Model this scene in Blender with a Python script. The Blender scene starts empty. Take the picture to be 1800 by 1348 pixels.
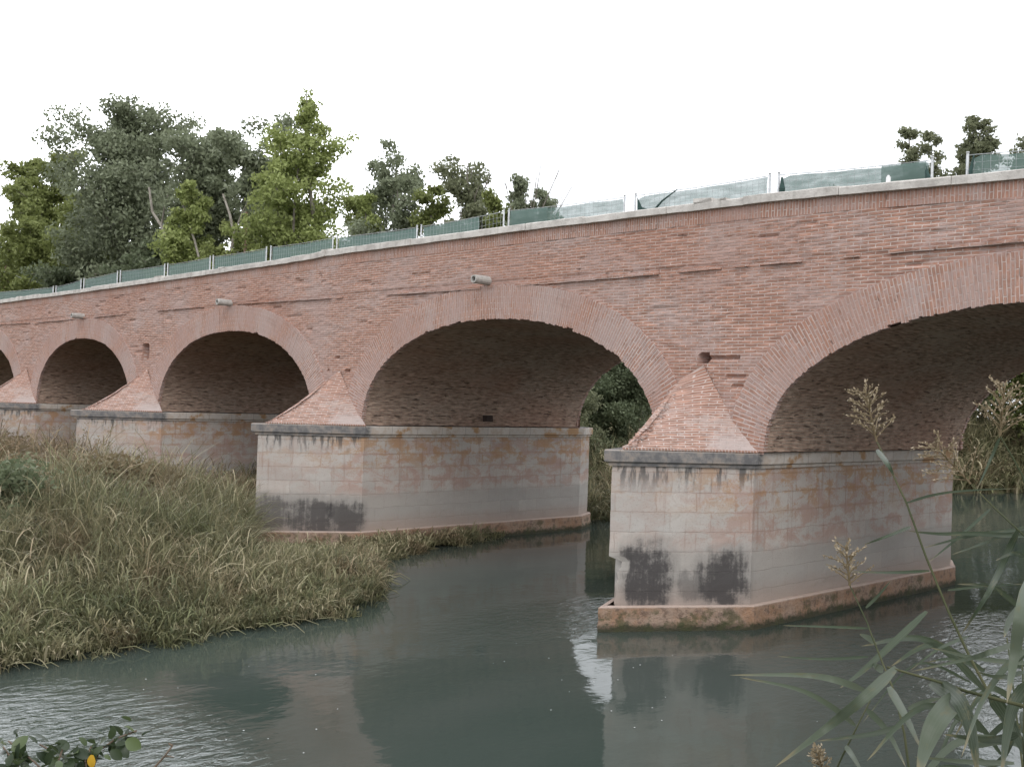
import bpy, math, random
import numpy as np
from mathutils import Vector, Matrix, noise as mnoise

R_ = math.radians
sc = bpy.context.scene
C = sc.collection
random.seed(4)
rng = np.random.default_rng(11)

# ------------------------------------------------------------------ camera, sky, sun, exposure
CAM = np.array([11.811, -18.237, 4.345])
cr = (0.69682536, 0.71643231, 0.03404657)
cu = (-0.01228448, -0.03554049, 0.99929273)
cf = (-0.71713563, 0.69675076, 0.01596451)
FPX = 1876.94
cam = bpy.data.cameras.new('camera')
camo = bpy.data.objects.new('camera', cam); C.objects.link(camo)
m = Matrix(((cr[0], cu[0], -cf[0]), (cr[1], cu[1], -cf[1]), (cr[2], cu[2], -cf[2]))).to_4x4()
m.translation = Vector(CAM)
camo.matrix_world = m
cam.sensor_fit = 'HORIZONTAL'; cam.sensor_width = 36.0
cam.lens = FPX / 1800 * 36
cam.clip_start = 0.05; cam.clip_end = 3000
sc.camera = camo

SUN_EL, SUN_AZ = R_(42), R_(120)      # azimuth measured clockwise from +Y
world = bpy.data.worlds.new('World'); sc.world = world; world.use_nodes = True
wn = world.node_tree; wn.nodes.clear()
w_out = wn.nodes.new('ShaderNodeOutputWorld'); w_bg = wn.nodes.new('ShaderNodeBackground')
w_sky = wn.nodes.new('ShaderNodeTexSky'); w_sky.sky_type = 'NISHITA'; w_sky.sun_disc = False
w_sky.sun_elevation = SUN_EL; w_sky.sun_rotation = SUN_AZ
w_tc = wn.nodes.new('ShaderNodeTexCoord'); w_sep = wn.nodes.new('ShaderNodeSeparateXYZ')
wn.links.new(w_tc.outputs['Generated'], w_sep.inputs[0])
w_mr = wn.nodes.new('ShaderNodeMapRange'); w_mr.inputs[1].default_value = 0.0; w_mr.inputs[2].default_value = 1.0
w_mr.inputs[3].default_value = 13.4; w_mr.inputs[4].default_value = 14.6
wn.links.new(w_sep.outputs['Z'], w_mr.inputs[0])
w_no = wn.nodes.new('ShaderNodeTexNoise'); w_no.inputs['Scale'].default_value = 2.2; w_no.inputs['Detail'].default_value = 4
wn.links.new(w_tc.outputs['Generated'], w_no.inputs['Vector'])
w_cl = wn.nodes.new('ShaderNodeMapRange'); w_cl.inputs[1].default_value = .3; w_cl.inputs[2].default_value = .7
w_cl.inputs[3].default_value = .93; w_cl.inputs[4].default_value = 1.07
wn.links.new(w_no.outputs[0], w_cl.inputs[0])
w_mul = wn.nodes.new('ShaderNodeMath'); w_mul.operation = 'MULTIPLY'
wn.links.new(w_mr.outputs[0], w_mul.inputs[0]); wn.links.new(w_cl.outputs[0], w_mul.inputs[1])
# bright sky patch low in the west-north-west, added to lighten the river's reflection
w_dot = wn.nodes.new('ShaderNodeVectorMath'); w_dot.operation = 'DOT_PRODUCT'; w_dot.inputs[1].default_value = Vector((-.90, .33, .38)).normalized()
wn.links.new(w_tc.outputs['Generated'], w_dot.inputs[0])
w_gl = wn.nodes.new('ShaderNodeMapRange'); w_gl.interpolation_type = 'SMOOTHSTEP'
for _i, _v in enumerate((.885, .975, 1.0, 2.3)): w_gl.inputs[_i + 1].default_value = _v
wn.links.new(w_dot.outputs['Value'], w_gl.inputs[0])
w_mul2 = wn.nodes.new('ShaderNodeMath'); w_mul2.operation = 'MULTIPLY'
wn.links.new(w_mul.outputs[0], w_mul2.inputs[0]); wn.links.new(w_gl.outputs[0], w_mul2.inputs[1]); w_mul = w_mul2
w_cmb = wn.nodes.new('ShaderNodeCombineColor')
for i, k in enumerate((0.98, 1.0, 1.04)):
    q = wn.nodes.new('ShaderNodeMath'); q.operation = 'MULTIPLY'; q.inputs[1].default_value = k
    wn.links.new(w_mul.outputs[0], q.inputs[0]); wn.links.new(q.outputs[0], w_cmb.inputs[i])
w_mix = wn.nodes.new('ShaderNodeMix'); w_mix.data_type = 'RGBA'; w_mix.inputs[0].default_value = 0.92
wn.links.new(w_sky.outputs[0], w_mix.inputs[6]); wn.links.new(w_cmb.outputs[0], w_mix.inputs[7])
wn.links.new(w_mix.outputs[2], w_bg.inputs['Color']); w_bg.inputs['Strength'].default_value = 0.1
wn.links.new(w_bg.outputs[0], w_out.inputs['Surface'])

sun = bpy.data.lights.new('sun', 'SUN'); sun.energy = 0.8; sun.angle = R_(30); sun.color = (1.0, .97, .93)
suno = bpy.data.objects.new('sun', sun); C.objects.link(suno)
sd = Vector((math.sin(SUN_AZ) * math.cos(SUN_EL), math.cos(SUN_AZ) * math.cos(SUN_EL), math.sin(SUN_EL)))
suno.rotation_euler = sd.to_track_quat('Z', 'Y').to_euler()
sc.view_settings.view_transform = 'Standard'; sc.view_settings.look = 'None'
sc.view_settings.exposure = 0.28; sc.view_settings.gamma = 1.0
sc.cycles.max_bounces = 8; sc.cycles.transparent_max_bounces = 16

# ------------------------------------------------------------------ object helpers
def tag(o, label=None, cat=None, group=None, kind=None):
    if label: o['label'] = label
    if cat: o['category'] = cat
    if group: o['group'] = group
    if kind: o['kind'] = kind
    return o
def thing(name, label, cat, loc=(0, 0, 0), group=None):
    o = bpy.data.objects.new(name, None); C.objects.link(o); o.location = loc; o.empty_display_size = .3
    return tag(o, label, cat, group)

class MB:
    """collects vertices, quads/tris, uvs and a per-vertex tint"""
    def __init__(s): s.v = []; s.f = []; s.uv = []; s.t = []
    def add(s, verts, faces, uvs=None, tint=0.5):
        b = len(s.v); s.v.extend(verts)
        s.t.extend([tint] * len(verts) if not hasattr(tint, '__len__') else tint)
        for i, f in enumerate(faces):
            s.f.append(tuple(b + k for k in f))
            if uvs is None: s.uv.append([(0, 0)] * len(f))
            else: s.uv.append(uvs[i])
    def grid(s, P, UV, tint=0.5, flip=False):
        n, mm = len(P), len(P[0]); b = len(s.v)
        for row in P: s.v.extend(row)
        s.t.extend([tint] * (n * mm))
        for i in range(n - 1):
            for j in range(mm - 1):
                q = [(i, j), (i, j + 1), (i + 1, j + 1), (i + 1, j)]
                if flip: q = q[::-1]
                s.f.append(tuple(b + a * mm + c for a, c in q)); s.uv.append([UV[a][c] for a, c in q])
    def box(s, lo, hi, jit=0, tint=.5):
        x0, y0, z0 = lo; x1, y1, z1 = hi
        j = lambda: random.uniform(-jit, jit)
        v = [(x0 + j(), y0 + j(), z0 + j()), (x1 + j(), y0 + j(), z0 + j()), (x1 + j(), y1 + j(), z0 + j()), (x0 + j(), y1 + j(), z0 + j()),
             (x0 + j(), y0 + j(), z1 + j()), (x1 + j(), y0 + j(), z1 + j()), (x1 + j(), y1 + j(), z1 + j()), (x0 + j(), y1 + j(), z1 + j())]
        f = [(0, 1, 5, 4), (1, 2, 6, 5), (2, 3, 7, 6), (3, 0, 4, 7), (4, 5, 6, 7), (3, 2, 1, 0)]
        uv = []
        for q in f:
            a = [v[k] for k in q]
            n = Vector(a[1]) - Vector(a[0]); n = n.cross(Vector(a[2]) - Vector(a[0]))
            ax = max(range(3), key=lambda k: abs(n[k]))
            uv.append([(p[1], p[2]) if ax == 0 else (p[0], p[2]) if ax == 1 else (p[0], p[1]) for p in a])
        s.add(v, f, uv, tint)
    def tube(s, pts, rad, n=6, tint=.5, cap=True):
        pts = [Vector(p) for p in pts]; rings = []
        up = Vector((.31, .17, .93))
        for i, p in enumerate(pts):
            d = (pts[min(i + 1, len(pts) - 1)] - pts[max(i - 1, 0)]).normalized()
            a = d.cross(up)
            if a.length < 1e-3: a = d.cross(Vector((1, 0, 0)))
            a.normalize(); b = d.cross(a)
            r = rad[i] if hasattr(rad, '__len__') else rad
            rings.append([tuple(p + (a * math.cos(2 * math.pi * k / n) + b * math.sin(2 * math.pi * k / n)) * r) for k in range(n)])
        b0 = len(s.v); v = [q for r in rings for q in r]; f = []; uv = []
        L = 0
        for i in range(len(pts) - 1):
            L2 = L + (pts[i + 1] - pts[i]).length
            for k in range(n):
                k2 = (k + 1) % n
                f.append((i * n + k, (i + 1) * n + k, (i + 1) * n + k2, i * n + k2))
                uv.append([(k / n, L), (k / n, L2), ((k + 1) / n, L2), ((k + 1) / n, L)])
            L = L2
        if cap:
            f.append(tuple(range(n))); uv.append([(0, 0)] * n)
            f.append(tuple((len(pts) - 1) * n + k for k in range(n))[::-1]); uv.append([(0, 0)] * n)
        s.add(v, f, uv, tint)
    def build(s, name, mat, parent=None, smooth=False, loc=None):
        me = bpy.data.meshes.new(name)
        me.from_pydata([tuple(map(float, v)) for v in s.v], [], s.f)
        uvl = me.uv_layers.new(name='UVMap')
        flat = np.array([c for q in s.uv for p in q for c in p], dtype=np.float32)
        uvl.data.foreach_set('uv', flat)
        at = me.attributes.new('tint', 'FLOAT', 'POINT')
        at.data.foreach_set('value', np.array(s.t, dtype=np.float32))
        me.materials.append(mat)
        if smooth: me.polygons.foreach_set('use_smooth', np.ones(len(me.polygons), dtype=bool))
        o = bpy.data.objects.new(name, me); C.objects.link(o)
        if parent: o.parent = parent
        if parent and parent.type == 'EMPTY' and parent.location.length > 0:
            o.matrix_parent_inverse = Matrix.Translation(-parent.location)
        me.update()
        return o

def fast_mesh(name, V, F, tint, mat, parent=None, smooth=False):
    """V (n,3), F (m,4) numpy quads, tint (n,)"""
    me = bpy.data.meshes.new(name)
    me.vertices.add(len(V)); me.vertices.foreach_set('co', V.astype(np.float32).ravel())
    k = F.shape[1]
    me.loops.add(F.size); me.loops.foreach_set('vertex_index', F.astype(np.int32).ravel())
    me.polygons.add(len(F)); me.polygons.foreach_set('loop_start', np.arange(0, F.size, k, dtype=np.int32))
    at = me.attributes.new('tint', 'FLOAT', 'POINT'); at.data.foreach_set('value', tint.astype(np.float32))
    me.materials.append(mat); me.update(calc_edges=True)
    if smooth: me.polygons.foreach_set('use_smooth', np.ones(len(me.polygons), dtype=bool))
    o = bpy.data.objects.new(name, me); C.objects.link(o)
    if parent:
        o.parent = parent
        if parent.location.length > 0: o.matrix_parent_inverse = Matrix.Translation(-parent.location)
    return o
def ns(x, y, z=0.0): return mnoise.noise(Vector((x, y, z)))

# ------------------------------------------------------------------ material helpers
class NT:
    def __init__(s, name):
        s.m = bpy.data.materials.new(name); s.m.use_nodes = True; s.t = s.m.node_tree
        s.b = s.t.nodes['Principled BSDF']; s.out = s.t.nodes['Material Output']
    def n(s, typ, **kw):
        q = s.t.nodes.new('ShaderNode' + typ)
        for k, v in kw.items(): setattr(q, k, v)
        return q
    def set(s, sock, v):
        if hasattr(v, 'is_output') or isinstance(v, bpy.types.NodeSocket): s.t.links.new(v, sock)
        else:
            if isinstance(v, tuple) and len(v) == 3 and sock.type == 'RGBA': v = (*v, 1)
            sock.default_value = v
    def uv(s): return s.n('UVMap').outputs[0]
    def obj(s): return s.n('TexCoord').outputs['Object']
    def geo(s): return s.n('NewGeometry').outputs['Position']
    def attr(s, a='tint'):
        q = s.n('Attribute'); q.attribute_name = a; return q.outputs['Fac']
    def sep(s, v):
        q = s.n('SeparateXYZ'); s.set(q.inputs[0], v); return q.outputs
    def comb(s, x, y, z=0.0):
        q = s.n('CombineXYZ'); s.set(q.inputs[0], x); s.set(q.inputs[1], y); s.set(q.inputs[2], z); return q.outputs[0]
    def scale(s, v, k):
        q = s.n('VectorMath', operation='MULTIPLY'); s.set(q.inputs[0], v); q.inputs[1].default_value = k; return q.outputs[0]
    def vadd(s, v, w):
        q = s.n('VectorMath', operation='ADD'); s.set(q.inputs[0], v); s.set(q.inputs[1], w); return q.outputs[0]
    def noise(s, v, sc_, det=4, rough=.6, dist=0.0):
        q = s.n('TexNoise'); s.set(q.inputs['Vector'], v); q.inputs['Scale'].default_value = sc_
        q.inputs['Detail'].default_value = det; q.inputs['Roughness'].default_value = rough; q.inputs['Distortion'].default_value = dist
        return q.outputs[0]
    def ncol(s, v, sc_, det=2):
        q = s.n('TexNoise'); s.set(q.inputs['Vector'], v); q.inputs['Scale'].default_value = sc_; q.inputs['Detail'].default_value = det
        return q.outputs[1]
    def step(s, v, a, b, lo=0.0, hi=1.0):
        q = s.n('MapRange', interpolation_type='SMOOTHSTEP'); s.set(q.inputs[0], v)
        for i, k in enumerate((a, b, lo, hi)): q.inputs[i + 1].default_value = k
        return q.outputs[0]
    def math(s, op, a, b=0.0):
        q = s.n('Math', operation=op); s.set(q.inputs[0], a); s.set(q.inputs[1], b); return q.outputs[0]
    def mul(s, a, b): return s.math('MULTIPLY', a, b)
    def mix(s, f, a, b, bt='MIX'):
        q = s.n('Mix', data_type='RGBA', blend_type=bt); s.set(q.inputs[0], f); s.set(q.inputs[6], a); s.set(q.inputs[7], b)
        return q.outputs[2]
    def bump(s, h, strength=.5, dist=.01, prev=None):
        q = s.n('Bump'); s.set(q.inputs['Height'], h); q.inputs['Strength'].default_value = strength; q.inputs['Distance'].default_value = dist
        if prev is not None: s.set(q.inputs['Normal'], prev)
        return q.outputs[0]
    def done(s, col, rough=.85, normal=None, spec=.25):
        s.set(s.b.inputs['Base Color'], col); s.set(s.b.inputs['Roughness'], rough)
        s.b.inputs['Specular IOR Level'].default_value = spec
        if normal is not None: s.set(s.b.inputs['Normal'], normal)
        return s.m

def brick_mat(name, c1, c2, mortar, pale, pale_amt=(.5, .68), rowh=.066, bw=.29, msize=.011, dark=(.12, .08, .06), holes=.66, mottle=1.0, bump=.8, fillet=False):
    t = NT(name); uv = t.uv()
    wob = t.ncol(t.scale(uv, (.6, 1.2, 1)), 1.3, 2)
    wv = t.n('VectorMath', operation='MULTIPLY_ADD'); t.set(wv.inputs[0], wob); wv.inputs[1].default_value = (.05, .05, 0); t.set(wv.inputs[2], uv)
    wob2 = t.ncol(uv, 9, 2)
    wv2 = t.n('VectorMath', operation='MULTIPLY_ADD'); t.set(wv2.inputs[0], wob2); wv2.inputs[1].default_value = (.022, .016, 0); t.set(wv2.inputs[2], wv.outputs[0])
    bt = t.n('TexBrick'); t.set(bt.inputs['Vector'], wv2.outputs[0]); bt.offset = .5; bt.squash = 1
    t.set(bt.inputs['Color1'], c1); t.set(bt.inputs['Color2'], c2); t.set(bt.inputs['Mortar'], mortar)
    bt.inputs['Scale'].default_value = 1; bt.inputs['Mortar Size'].default_value = msize; bt.inputs['Mortar Smooth'].default_value = .35
    bt.inputs['Brick Width'].default_value = bw; bt.inputs['Row Height'].default_value = rowh; bt.inputs['Bias'].default_value = 0
    # per-brick tone by stretched noise about one brick in size
    per = t.noise(t.scale(uv, (3.4, 15.0, 1)), 1.0, 1, .5)
    col = t.mix(t.step(per, .38, .68, 0, .55 * mottle), bt.outputs['Color'], dark)
    per2 = t.noise(t.vadd(t.scale(uv, (3.1, 14.0, 1)), (31.7, 8.2, 4)), 1.0, 1, .5)
    col = t.mix(t.step(per2, .52, .72, 0, .5 * mottle), col, tuple(min(1, k * 1.55 + .03) for k in c1))
    # lime wash / worn patches
    big = t.noise(t.scale(uv, (.55, .9, 1)), 1.0, 6, .65, .3)
    fine = t.noise(uv, 7, 3, .7)
    pm = t.math('ADD', big, t.mul(t.math('SUBTRACT', fine, .5), .5))
    col = t.mix(t.step(pm, pale_amt[0], pale_amt[1], 0, .62), col, pale)
    # big warm / cool shifts
    sh = t.noise(t.scale(uv, (.22, .5, 1)), 1.0, 3, .5)
    col = t.mix(t.step(sh, .35, .68, 0, .35), col, (.36, .17, .115), 'MIX')
    st = t.noise(t.scale(uv, (2.6, .35, 1)), 1.0, 4, .6)
    col = t.mix(t.step(st, .55, .8, 0, .35), col, tuple(k * .55 for k in c1))
    # eroded bricks
    er = t.noise(t.vadd(t.scale(uv, (2.4, 12.0, 1)), (3.3, 9.1, 2)), 1.0, 2, .55)
    erm = t.step(er, holes, holes + .07)
    col = t.mix(t.mul(erm, .75), col, dark)
    if fillet:
        su = t.sep(uv); fm = t.mul(t.step(t.math('ADD', su[0], t.mul(fine, .8)), 1.9, 2.5), t.step(t.math('ADD', su[1], t.mul(big, .5)), 1.0, .45))
        col = t.mix(t.mul(fm, .85), col, (.50, .425, .40))
    h = t.math('SUBTRACT', 1.0, bt.outputs['Fac'])
    h = t.math('SUBTRACT', h, t.mul(erm, 2.2))
    h = t.math('ADD', h, t.mul(t.noise(uv, 28, 3, .7), .9))
    h = t.math('ADD', h, t.mul(per, 1.2))
    return t.done(col, .92, t.bump(h, bump, .014), .15)

M_brick = brick_mat('brick_face', (.43, .235, .172), (.36, .205, .16), (.60, .505, .46), (.46, .365, .34), (.44, .62), mottle=.6, holes=.69, dark=(.17, .105, .08))
M_ring = brick_mat('brick_ring', (.43, .242, .18), (.36, .212, .166), (.61, .52, .48), (.455, .365, .342), (.39, .58), holes=.70, mottle=.6, dark=(.2, .125, .1))
M_vault = brick_mat('brick_vault', (.46, .325, .25), (.37, .265, .205), (.48, .40, .33), (.48, .39, .32), (.46, .66), dark=(.10, .07, .055), holes=.61, msize=.009, bump=1.0)
M_cap = brick_mat('brick_cap', (.40, .225, .165), (.345, .20, .155), (.60, .51, .47), (.50, .43, .40), (.46, .60), holes=.72, msize=.013, mottle=.8, fillet=True)

def concrete_mat():
    t = NT('coping_concrete'); p = t.obj()
    a = t.noise(p, 3, 5, .65); b = t.noise(p, 26, 3, .7)
    c = t.mix(t.step(a, .35, .7), (.62, .585, .545), (.43, .40, .37))
    c = t.mix(t.step(b, .55, .75, 0, .5), c, (.30, .28, .25))
    s_ = t.noise(t.scale(p, (7, 7, .6)), 1, 3, .6)
    c = t.mix(t.step(s_, .58, .75, 0, .45), c, (.27, .255, .23))
    return t.done(c, .9, t.bump(t.math('ADD', a, b), .5, .02), .2)
M_cope = concrete_mat()

def pier_mat(name, blobs, seed):
    """ashlar; uv = metres along the plan from the right shoulder (nose face negative) / height"""
    t = NT(name); uv = t.uv(); s3 = t.sep(uv); u, v = s3[0], s3[1]
    off = (seed * 7.3, seed * 3.1, seed)
    uvo = t.vadd(uv, off)
    w = t.n('VectorMath', operation='MULTIPLY_ADD'); t.set(w.inputs[0], t.ncol(uvo, 3, 2)); w.inputs[1].default_value = (.11, .06, 0); t.set(w.inputs[2], uv)
    bt = t.n('TexBrick'); t.set(bt.inputs['Vector'], w.outputs[0]); bt.offset = .37; bt.offset_frequency = 2
    t.set(bt.inputs['Color1'], (.54, .49, .445)); t.set(bt.inputs['Color2'], (.43, .40, .37)); t.set(bt.inputs['Mortar'], (.40, .33, .29))
    for k, q in (('Scale', 1), ('Mortar Size', .007), ('Mortar Smooth', .6), ('Brick Width', .83), ('Row Height', .385), ('Bias', 0)):
        bt.inputs[k].default_value = q
    col = bt.outputs['Color']
    big = t.noise(uvo, .8, 5, .6); med = t.noise(uvo, 3.2, 5, .65); fin = t.noise(uvo, 22, 3, .7)
    cell = t.noise(t.scale(uvo, (1.2, 2.6, 1)), 1, 1, .5); col = t.mix(t.step(cell, .4, .65, 0, .4), col, (.52, .50, .47))
    col = t.mix(t.step(big, .35, .7, 0, .5), col, (.41, .355, .325))
    col = t.mix(t.step(fin, .52, .75, 0, .35), col, (.25, .22, .20))
    # reddish washes, upper two thirds, mostly on the flank
    flank = t.step(u, -2.4, .3, .3, 1)
    b2 = t.n('TexBrick'); t.set(b2.inputs['Vector'], w.outputs[0]); b2.offset = .37; b2.offset_frequency = 2
    for k, q in (('Scale', 1), ('Mortar Size', .055), ('Mortar Smooth', 1), ('Brick Width', .83), ('Row Height', .385), ('Bias', 0)): b2.inputs[k].default_value = q
    jm = t.mul(b2.outputs['Fac'], .055)
    rn = t.noise(t.scale(uvo, (1.0, 1.7, 1)), 1.5, 6, .62, .5)
    rm = t.mul(t.mul(t.step(t.math('ADD', t.math('ADD', rn, jm), t.mul(t.math('SUBTRACT', fin, .5), .25)), .43, .62), flank), t.mul(t.step(v, 1.25, 1.8), t.step(v, 3.2, 2.6, .7, 1)))
    col = t.mix(t.mul(rm, .66), col, (.40, .25, .20))
    # orange iron stains under the impost
    on = t.noise(t.vadd(t.scale(uvo, (1.3, 2.2, 1)), (9, 4, 2)), 1.6, 5, .6, .4)
    om = t.mul(t.mul(t.step(t.math('ADD', t.math('ADD', on, jm), t.mul(t.math('SUBTRACT', fin, .5), .3)), .46, .62), flank), t.step(v, 1.9, 2.75))
    col = t.mix(t.mul(om, .7), col, (.41, .235, .115))
    # vertical run-off
    vs = t.noise(t.scale(uvo, (7, .45, 1)), 1, 3, .6)
    col = t.mix(t.mul(t.step(vs, .55, .72), t.step(v, 1.1, 2.4, .1, .55)), col, (.30, .19, .15))
    # flood band: grey silt below about 1.7 m
    fb = t.math('ADD', v, t.mul(t.math('SUBTRACT', med, .5), .35))
    col = t.mix(t.step(fb, 1.62, 1.45, 0, .55), col, (.345, .325, .30))
    col = t.mix(t.mul(t.step(fb, 1.05, .55, 0, .6), 1.0), col, (.36, .27, .225))
    # black crust under the impost on the cutwater only
    bl = t.mul(t.step(t.noise(t.scale(uvo, (6.5, 1.1, 1)), 1, 4, .65), .48, .6), t.step(u, .25, -.15))
    col = t.mix(t.mul(t.mul(bl, t.step(v, 2.55, 3.15)), .85), col, (.085, .085, .085))
    # algae blots
    for (bu, bv, ru, rv, k) in blobs:
        du = t.math('DIVIDE', t.math('SUBTRACT', u, bu), ru); dv = t.math('DIVIDE', t.math('SUBTRACT', v, bv), rv)
        d = t.math('ADD', t.math('POWER', t.math('ABSOLUTE', du), 3), t.math('POWER', t.math('ABSOLUTE', dv), 3))
        d = t.math('ADD', d, t.mul(t.math('SUBTRACT', med, .5), 3.4)); d = t.math('ADD', d, t.mul(t.math('SUBTRACT', fin, .5), 1.1)); d = t.math('ADD', d, t.mul(t.math('SUBTRACT', t.noise(t.scale(uvo, (9, .8, 1)), 1, 3, .6), .5), 2.0)); d = t.math('ADD', d, t.mul(t.math('SUBTRACT', cell, .5), 1.5))
        col = t.mix(t.step(d, 3.4, .6, 0, k * .42), col, (.17, .16, .15)); col = t.mix(t.step(d, 1.5, .2, 0, k), col, (.065, .06, .06))
    pits = t.step(t.noise(uvo, 34, 2, .6), .66, .73)
    col = t.mix(t.mul(pits, .55), col, (.16, .13, .11))
    h = t.math('SUBTRACT', 1.0, bt.outputs['Fac']); h = t.math('ADD', h, t.mul(fin, .6)); h = t.math('ADD', h, t.mul(med, .8))
    h = t.math('SUBTRACT', h, t.mul(pits, .8))
    return t.done(col, .88, t.bump(h, .55, .015), .2)

def cornice_mat():
    t = NT('impost_stone'); uv = t.uv(); u = t.sep(uv)[0]; v = t.sep(uv)[1]
    med = t.noise(uv, 3.5, 5, .65); fin = t.noise(uv, 20, 3, .7)
    bt = t.n('TexBrick'); t.set(bt.inputs['Vector'], uv); bt.offset = 0
    t.set(bt.inputs['Color1'], (.56, .51, .465)); t.set(bt.inputs['Color2'], (.46, .42, .38)); t.set(bt.inputs['Mortar'], (.22, .19, .17))
    for k, q in (('Scale', 1), ('Mortar Size', .006), ('Brick Width', .95), ('Row Height', 8.0), ('Bias', 0)): bt.inputs[k].default_value = q
    col = t.mix(t.step(med, .45, .65, 0, .6), bt.outputs['Color'], (.40, .30, .22))
    on = t.noise(uv, 1.1, 4, .6); col = t.mix(t.mul(t.step(on, .52, .6), t.step(u, .4, .9)), col, (.40, .25, .14))
    drk = t.mul(t.step(t.math('ADD', u, t.mul(t.math('SUBTRACT', med, .5), .5)), .35, .0), t.step(med, .70, .40, .35, .92))
    drk = t.mul(drk, t.step(v, 3.475, 3.44, .25, 1))
    col = t.mix(drk, col, (.12, .12, .125))
    col = t.mix(t.step(fin, .55, .75, 0, .3), col, (.2, .18, .16))
    return t.done(col, .9, t.bump(t.math('ADD', med, fin), .5, .015), .2)
M_corn = cornice_mat()

def plinth_mat():
    t = NT('plinth_stone'); uv = t.uv(); v = t.sep(uv)[1]
    big = t.noise(uv, 1.2, 5, .65); med = t.noise(uv, 4.5, 5, .7); fin = t.noise(uv, 24, 3, .7)
    col = t.mix(t.step(big, .35, .65), (.33, .195, .12), (.36, .265, .205))
    col = t.mix(t.step(med, .48, .64, 0, .8), col, (.16, .11, .085))
    col = t.mix(t.step(fin, .5, .72, 0, .4), col, (.40, .31, .26))
    col = t.mix(t.step(v, .43, .475, 0, .75), col, (.52, .42, .37))
    vv = t.math('ADD', v, t.mul(t.math('SUBTRACT', med, .5), .55))
    col = t.mix(t.step(vv, .20, .06, 0, .92), col, (.045, .05, .03))
    gm = t.mul(t.step(t.noise(uv, 1.7, 5, .7), .50, .60), t.step(v, .47, .34)); col = t.mix(t.mul(gm, .7), col, (.07, .075, .035))
    return t.done(col, .85, t.bump(t.math('ADD', big, t.math('ADD', med, fin)), .8, .03), .25)
M_plinth = plinth_mat()

def ground_mat():
    t = NT('bank_earth'); p = t.obj()
    a = t.noise(p, .5, 5, .6); b = t.noise(p, 6, 4, .7)
    c = t.mix(t.step(a, .35, .65), (.085, .07, .045), (.07, .08, .035)); c = t.mix(t.step(b, .5, .7, 0, .6), c, (.15, .125, .08))
    return t.done(c, .95, t.bump(b, .8, .05), .1)
M_ground = ground_mat()

def water_mat():
    t = NT('river_water'); p = t.geo(); x, y, z = t.sep(p)
    body = t.noise(t.scale(p, (.25, .12, 1)), 1, 3, .5)
    col = t.mix(t.step(body, .35, .7), (.039, .055, .047), (.057, .069, .061))
    # fast water: along the pier nose and on the near left
    def blob(cx, cy, rx, ry):
        a = t.math('DIVIDE', t.math('SUBTRACT', x, cx), rx); b = t.math('DIVIDE', t.math('SUBTRACT', y, cy), ry)
        return t.step(t.math('ADD', t.mul(a, a), t.mul(b, b)), 1.0, .1)
    m1 = t.math('MAXIMUM', blob(-3.0, -2.0, 2.0, 4.2), blob(-1.5, -14.5, 5.5, 4.2))
    m1 = t.math('MAXIMUM', m1, blob(4.6, 1.5, 4.2, 7))
    sv = t.scale(p, (.9, .55, 1))
    n1 = t.noise(t.scale(p, (1.0, .7, 1)), 1.6, 3, .5, .2); n2 = t.noise(t.scale(p, (1.15, .6, 1)), 5.5, 4, .55, .6); n3 = t.noise(sv, .35, 2, .5)
    h = t.math('ADD', t.mul(n1, .007), t.mul(n3, .022))
    h = t.math('ADD', h, t.mul(t.mul(n2, .026), t.math('ADD', .06, t.mul(m1, 1.0))))
    q = t.bump(h, 1.0, 1.0)
    # scum flecks
    t.b.inputs['IOR'].default_value = 1.33
    t.done(col, .04, q, .5)
    return t.m
M_water = water_mat()

def leaf_mat(name, dark, mid, light, transl=.33, rough=.55, veins=False, patchy=False):
    t = NT(name); a = t.attr()
    c = t.mix(t.step(a, 0, .55), dark, mid); c = t.mix(t.step(a, .5, 1), c, light)
    if patchy:
        p = t.obj(); q1 = t.noise(p, .55, 4, .6); q2 = t.noise(t.vadd(p, (7, 3, 1)), .42, 4, .6); q3 = t.noise(t.vadd(p, (1, 9, 4)), 1.6, 3, .6)
        c = t.mix(t.step(q1, .5, .62, 0, .62), c, t.mix(t.step(a, .1, .8), (.085, .05, .028), (.31, .215, .135)))
        c = t.mix(t.step(q2, .52, .64, 0, .6), c, t.mix(t.step(a, .1, .8), (.035, .055, .016), (.15, .185, .07)))
        c = t.mix(t.step(q3, .58, .68, 0, .5), c, (.36, .30, .195))
    if veins:
        uv = t.uv(); su = t.sep(uv); sn = t.noise(t.scale(uv, (5.5, .12, 1)), 1, 3, .6); c = t.mix(t.step(sn, .42, .62, 0, .45), c, light)
        bl = t.noise(t.vadd(t.scale(uv, (.6, .5, 1)), t.comb(t.mul(a, 31), t.mul(a, 17))), 1, 4, .65)
        c = t.mix(t.step(bl, .56, .68, 0, .6), c, (.13, .12, .06)); c = t.mix(t.step(t.math('ADD', su[1], t.mul(bl, 4)), 11.5, 13.5, 0, .8), c, (.22, .18, .10))
    t.done(c, rough, None, .3)
    tr = t.n('BsdfTranslucent'); t.set(tr.inputs[0], t.mix(.5, c, light))
    mx = t.n('MixShader'); mx.inputs[0].default_value = transl
    t.t.links.new(t.b.outputs[0], mx.inputs[1]); t.t.links.new(tr.outputs[0], mx.inputs[2])
    t.t.links.new(mx.outputs[0], t.out.inputs['Surface'])
    return t.m
L_dark = leaf_mat('leaf_grey_green', (.095, .115, .066), (.195, .222, .135), (.29, .32, .22))
L_olive = leaf_mat('leaf_olive', (.095, .118, .036), (.195, .225, .072), (.29, .325, .125))
L_lime = leaf_mat('leaf_lime', (.13, .165, .048), (.26, .305, .10), (.38, .43, .17))
L_bush = leaf_mat('leaf_bush', (.060, .080, .042), (.115, .142, .078), (.19, .22, .13))
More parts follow.
